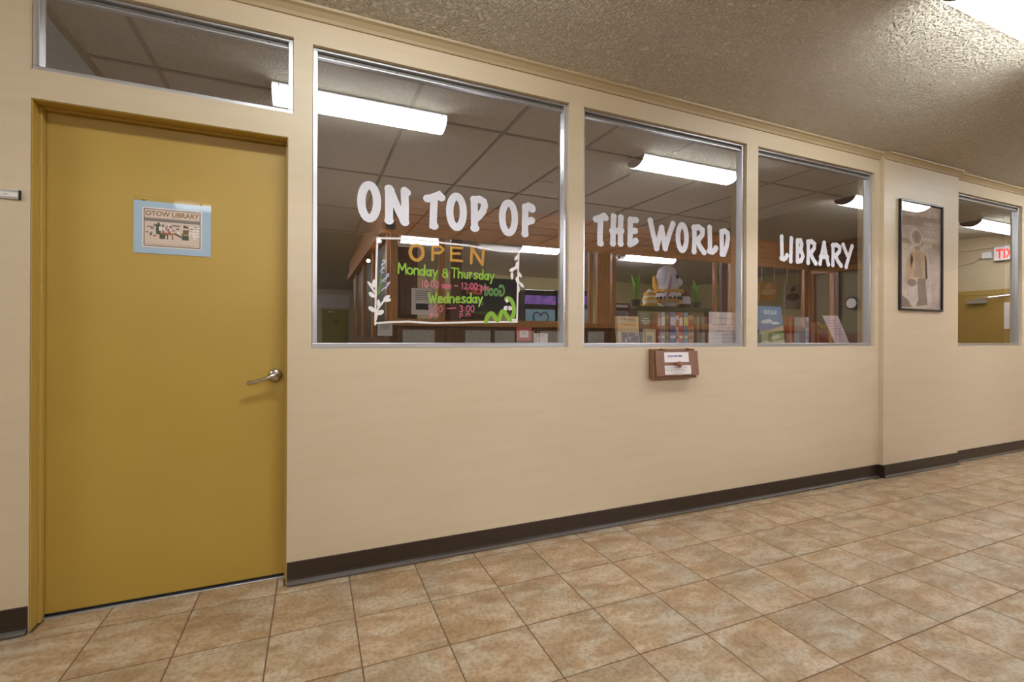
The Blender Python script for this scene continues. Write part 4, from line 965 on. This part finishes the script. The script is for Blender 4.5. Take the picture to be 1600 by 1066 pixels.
for k in range(10): a = math.pi * k / 9; m.ell((cx + .212 * math.cos(a), ysd + .212 * math.sin(a), (sz + zbk) / 2 + .02), (.022, .022, .024), 8, 5)
m.build('egg_spot', INK, rb)
m = MB().lathe([(.15, zbk - .02), (.18, zbk + .06), (.17, (zbk + zh) / 2), (.19, zh - .06), (.18, zh + .02), (.13, zt - .06), (.04, zt)], (cx - .02, ysd, 0), n=24)
m.ell((cx + .14, ysd + .05, zh - .05), (.10, .10, .08)); m.build('body', GRYFUR, rb, smooth=True)
MB().ell((cx - .12, ysd + .155, zh - .12), (.05, .03, .24), rot=.15).build('ear', GRYFUR, rb, smooth=True); MB().ell((cx - .12, ysd + .18, zh - .14), (.02, .012, .19), rot=.2).build('inner_ear', PINKF, rb, smooth=True)
MB().ell((cx + .04, ysd + .18, zh + .03), (.03, .02, .035)).build('eye', INK, rb, smooth=True)
m = MB()
for s_ in (-1, 1): m.ell((cx + s_ * .20, ysd - .05, zbk + .10), (.05, .05, .16), rot=s_ * .3)
m.build('golden_handle', EGGG, rb, smooth=True)
eg = thing('easter_egg', 'gold and white striped egg ornament left of the rabbit', 'ornament', (at(1015, 470)[0], ysd, sz)); ex = at(1015, 470)[0]; et = at(1015, 452)[2] - sz
MB().lathe([(.02, sz + .001), (.09, sz + .05), (.115, sz + .35 * et), (.085, sz + .75 * et), (.02, sz + et)], (ex, ysd, 0), n=20).build('shell', EGGW, eg, smooth=True)
for f, rr_ in ((.15, .108), (.42, .116), (.68, .097)): MB().lathe([(rr_ - .006, sz + f * et - .03), (rr_ + .004, sz + f * et), (rr_ - .012, sz + f * et + .035)], (ex, ysd, 0), n=20).build('stripe', EGGG, eg, smooth=True)
gnpx = 1069
gn = thing('gnome_figure', 'small gnome ornament with a dark red hat right of the rabbit', 'ornament', (at(gnpx, 480)[0], ysd, sz)); gx = at(gnpx, 470)[0]; gt = at(gnpx, 453)[2] - sz
MB().lathe([(.10, sz + .001), (.11, sz + .12 * gt), (.10, sz + .22 * gt)], (gx, ysd, 0), n=18).build('boots', mat('wine_felt', (110, 30, 40), .8), gn, smooth=True)
MB().lathe([(.10, sz + .2 * gt), (.11, sz + .4 * gt), (.08, sz + .66 * gt)], (gx, ysd, 0), n=18).build('beard', EGGW, gn, smooth=True); MB().lathe([(.09, sz + .62 * gt), (.06, sz + .85 * gt), (.01, sz + gt)], (gx, ysd, 0), n=18).build('hat', mat('wine_felt', (110, 30, 40), .8), gn, smooth=True)
LEAFG = mat('plant_leaf', (140, 196, 60), .5, rgb2=(106, 166, 46), scale=12)
def plant(px, label, h_, sd):
    random.seed(sd); x = at(px, 480)[0]; r = thing('potted_plant', label, 'plant', (x, ysd, sz), 'plants on the display shelf')
    MB().lathe([(.06, sz + .001), (.08, sz + .10), (.075, sz + .11)], (x, ysd, 0), n=16).build('pot', mat('dark_pot', (60, 44, 30), .6), r, smooth=True)
    for k in range(9):
        a = random.uniform(0, 6.28); l = h_ * random.uniform(.7, 1); sp_ = random.uniform(.03, .10); wd_ = .035
        c0 = Vector((x, ysd, sz + .1)); c1 = c0 + Vector((math.cos(a) * sp_ * .4, math.sin(a) * sp_ * .4, l * .6)); c2 = c0 + Vector((math.cos(a) * sp_, math.sin(a) * sp_, l))
        n_ = Vector((-math.sin(a), math.cos(a), 0)) * wd_
        MB().add([c0 - n_ * .5, c0 + n_ * .5, c1 + n_, c1 - n_, c2], [(0, 1, 2, 3), (3, 2, 4)]).build('leaf', LEAFG, r)
plant(993, 'green broad-leaved plant left of the striped egg', .45, 3); plant(1088, 'green plant right of the gnome ornament', .42, 9)
# small stacks and packets below the first pane of the display
yq = YB - .2
for k, (x0, y0, x1, y1, c_, l_) in enumerate(((960, 473, 985, 486, (96, 28, 24), 'dark red packet high at the left of the rabbit pane'), (960, 486, 982, 506, (150, 156, 164), 'grey white packet under the dark red packet'))):
    a, zt = MP(x0, y0, yq); b, zb_ = MP(x1, y1, yq); r = thing('packet', l_, 'packet', ((a + b) / 2, yq, zb_)); MB().box(a, b, yq - .1, yq, zb_, zt).build('carton', colmat(c_), r, bevel=.004)
    m = MB(); rect(m, a + .03, b - .05, zb_ + .05, zt - .03, yq + .002, 0); m.build('print', PAPER if k == 0 else GRYP, r)
# pictures hung in the third shop pane
yh = YB - .5
for k, (x0, y0, x1, y1, c1, c2, l_) in enumerate(((1186, 440, 1215, 472, (206, 156, 70), (232, 206, 150), 'amber painting hung from strings in the shop window'), (1226, 444, 1251, 484, (206, 196, 172), (120, 84, 60), 'pale sketch hung beside the amber painting'))):
    a, zt = MP(x0, y0, yh); b, zb_ = MP(x1, y1, yh); r = thing('hung_picture', l_, 'picture', ((a + b) / 2, yh, zb_))
    MB().box(a, b, yh - .01, yh, zb_, zt).build('board', colmat(c1), r, bevel=.003); m = MB(); m.disc(((a + b) / 2, (zb_ + zt) / 2), (b - a) * .42, (zt - zb_) * .16, yh + .002, .1, 0); m.disc(((a + b) / 2, zb_ + (zt - zb_) * .8), (b - a) * .18, (zt - zb_) * .1, yh + .002, .5, 0); m.build('painted_shape', colmat(c2), r)
    for xx in (a + .08, b - .08): MB().tube([(xx, yh - .005, zt), (xx, yh - .005, 2.7)], .006, 6).build('string', PAPER, r)
# notices of the shop
def msheet(x0, y0, x1, y1, y, label, pic=False):
    a, zt = MP(x0, y0, y); b, zb_ = MP(x1, y1, y); r = thing('shop_notice', label, 'notice', ((a + b) / 2, y, zb_))
    MB().box(a, b, y - .002, y, zb_, zt).build('sheet', PAPER, r); m = MB(); w_, h_ = b - a, zt - zb_
    for k in range(5): f = .88 - k * .08; rect(m, a + w_ * (.15 + .05 * (k % 2)), b - w_ * (.15 + .06 * (k % 3)), zb_ + f * h_, zb_ + (f + .03) * h_, y + .001, 0)
    if pic: rect(m, a + w_ * .2, b - w_ * .2, zb_ + .18 * h_, zb_ + .42 * h_, y + .001, 1)
    m.build('print', [GRYP, INK], r)
msheet(643, 450, 676, 492, YB + .004, 'white notice with a dark picture on the first shop pane', True)
msheet(590, 506, 613, 525, YB + .025, 'white slip with a blue bar low on the shop corner')
# round clock and bottle on the return wall
X, Y, Z = ray(1331, 474); t = (XRET - .02) / X; yy = 2 * GY - (Y * t - CD); zz = CH + Z * t
ck = thing('wall_clock', 'round black rimmed clock on the wooden return wall', 'clock', (XRET - .02, yy, zz)); MB().lathe([(.10, .02), (.11, -.03), (.095, -.035)], (XRET - .0, yy, zz), 'x', 24).build('rim', BLACK, ck, smooth=True); MB().lathe([(.085, -.034), (.08, -.038)], (XRET, yy, zz), 'x', 24).build('dial', PAPER, ck)

# ---------------------------------------------------------------- far end of the corridor: exit door and sign
ed = struct(MB().box(XR - .05, XR - .004, -2.05, -1.10, .01, 1.84).build('door_3', mat('tan_door', (170, 138, 70), .45), bevel=.003))
m = MB().box(XR - .03, XR - .002, -2.13, -2.055, 0, 1.92).box(XR - .03, XR - .002, -1.095, -1.02, 0, 1.92).box(XR - .03, XR - .002, -2.055, -1.095, 1.845, 1.92); m.build('door_frame', mat('tan_frame', (176, 146, 80), .45), ed)
MB().box(XR - .11, XR - .052, -1.85, -1.60, 1.70, 1.76).build('closer', ALU, ed, bevel=.004); MB().tube([(XR - .12, -1.75, 1.77), (XR - .16, -1.55, 1.79), (XR - .04, -1.30, 1.82)], .012, 8).build('closer_arm', ALU, ed)
MB().box(XR - .055, XR - .051, -1.40, -1.22, 1.28, 1.70).build('glass_light', PAPER, ed)
ex = thing('exit_sign', 'white exit sign with red letters above the tan end door', 'exit sign', (XR - .06, -1.36, 2.40))
MB().box(XR - .075, XR - .002, -1.52, -1.19, 2.38, 2.60).build('case', WHITEMETAL, ex, bevel=.006)
m = MB(); m.text('EXIT', (XR - .0765, -1.22, 2.41), (0, -1, 0), (0, 0, 1), w=.27, h=.15, bold=.03); m.build('letters', mat('exit_red', (214, 60, 50), .5, emit=.6), ex)
jb = thing('junction_box', 'small cream junction box beside the exit sign', 'box', (XR - .03, -1.58, 2.44)); MB().box(XR - .05, XR - .002, -1.68, -1.56, 2.44, 2.54).build('box', WHITEMETAL, jb, bevel=.004)
MB().tube([(XR - .012, -1.68, 2.48), (XR - .012, -1.80, 2.40), (XR - .012, -2.10, 2.34), (XR - .012, YN + .01, 2.33)], .010, 8).build('cable', CREAMTRIM, jb)
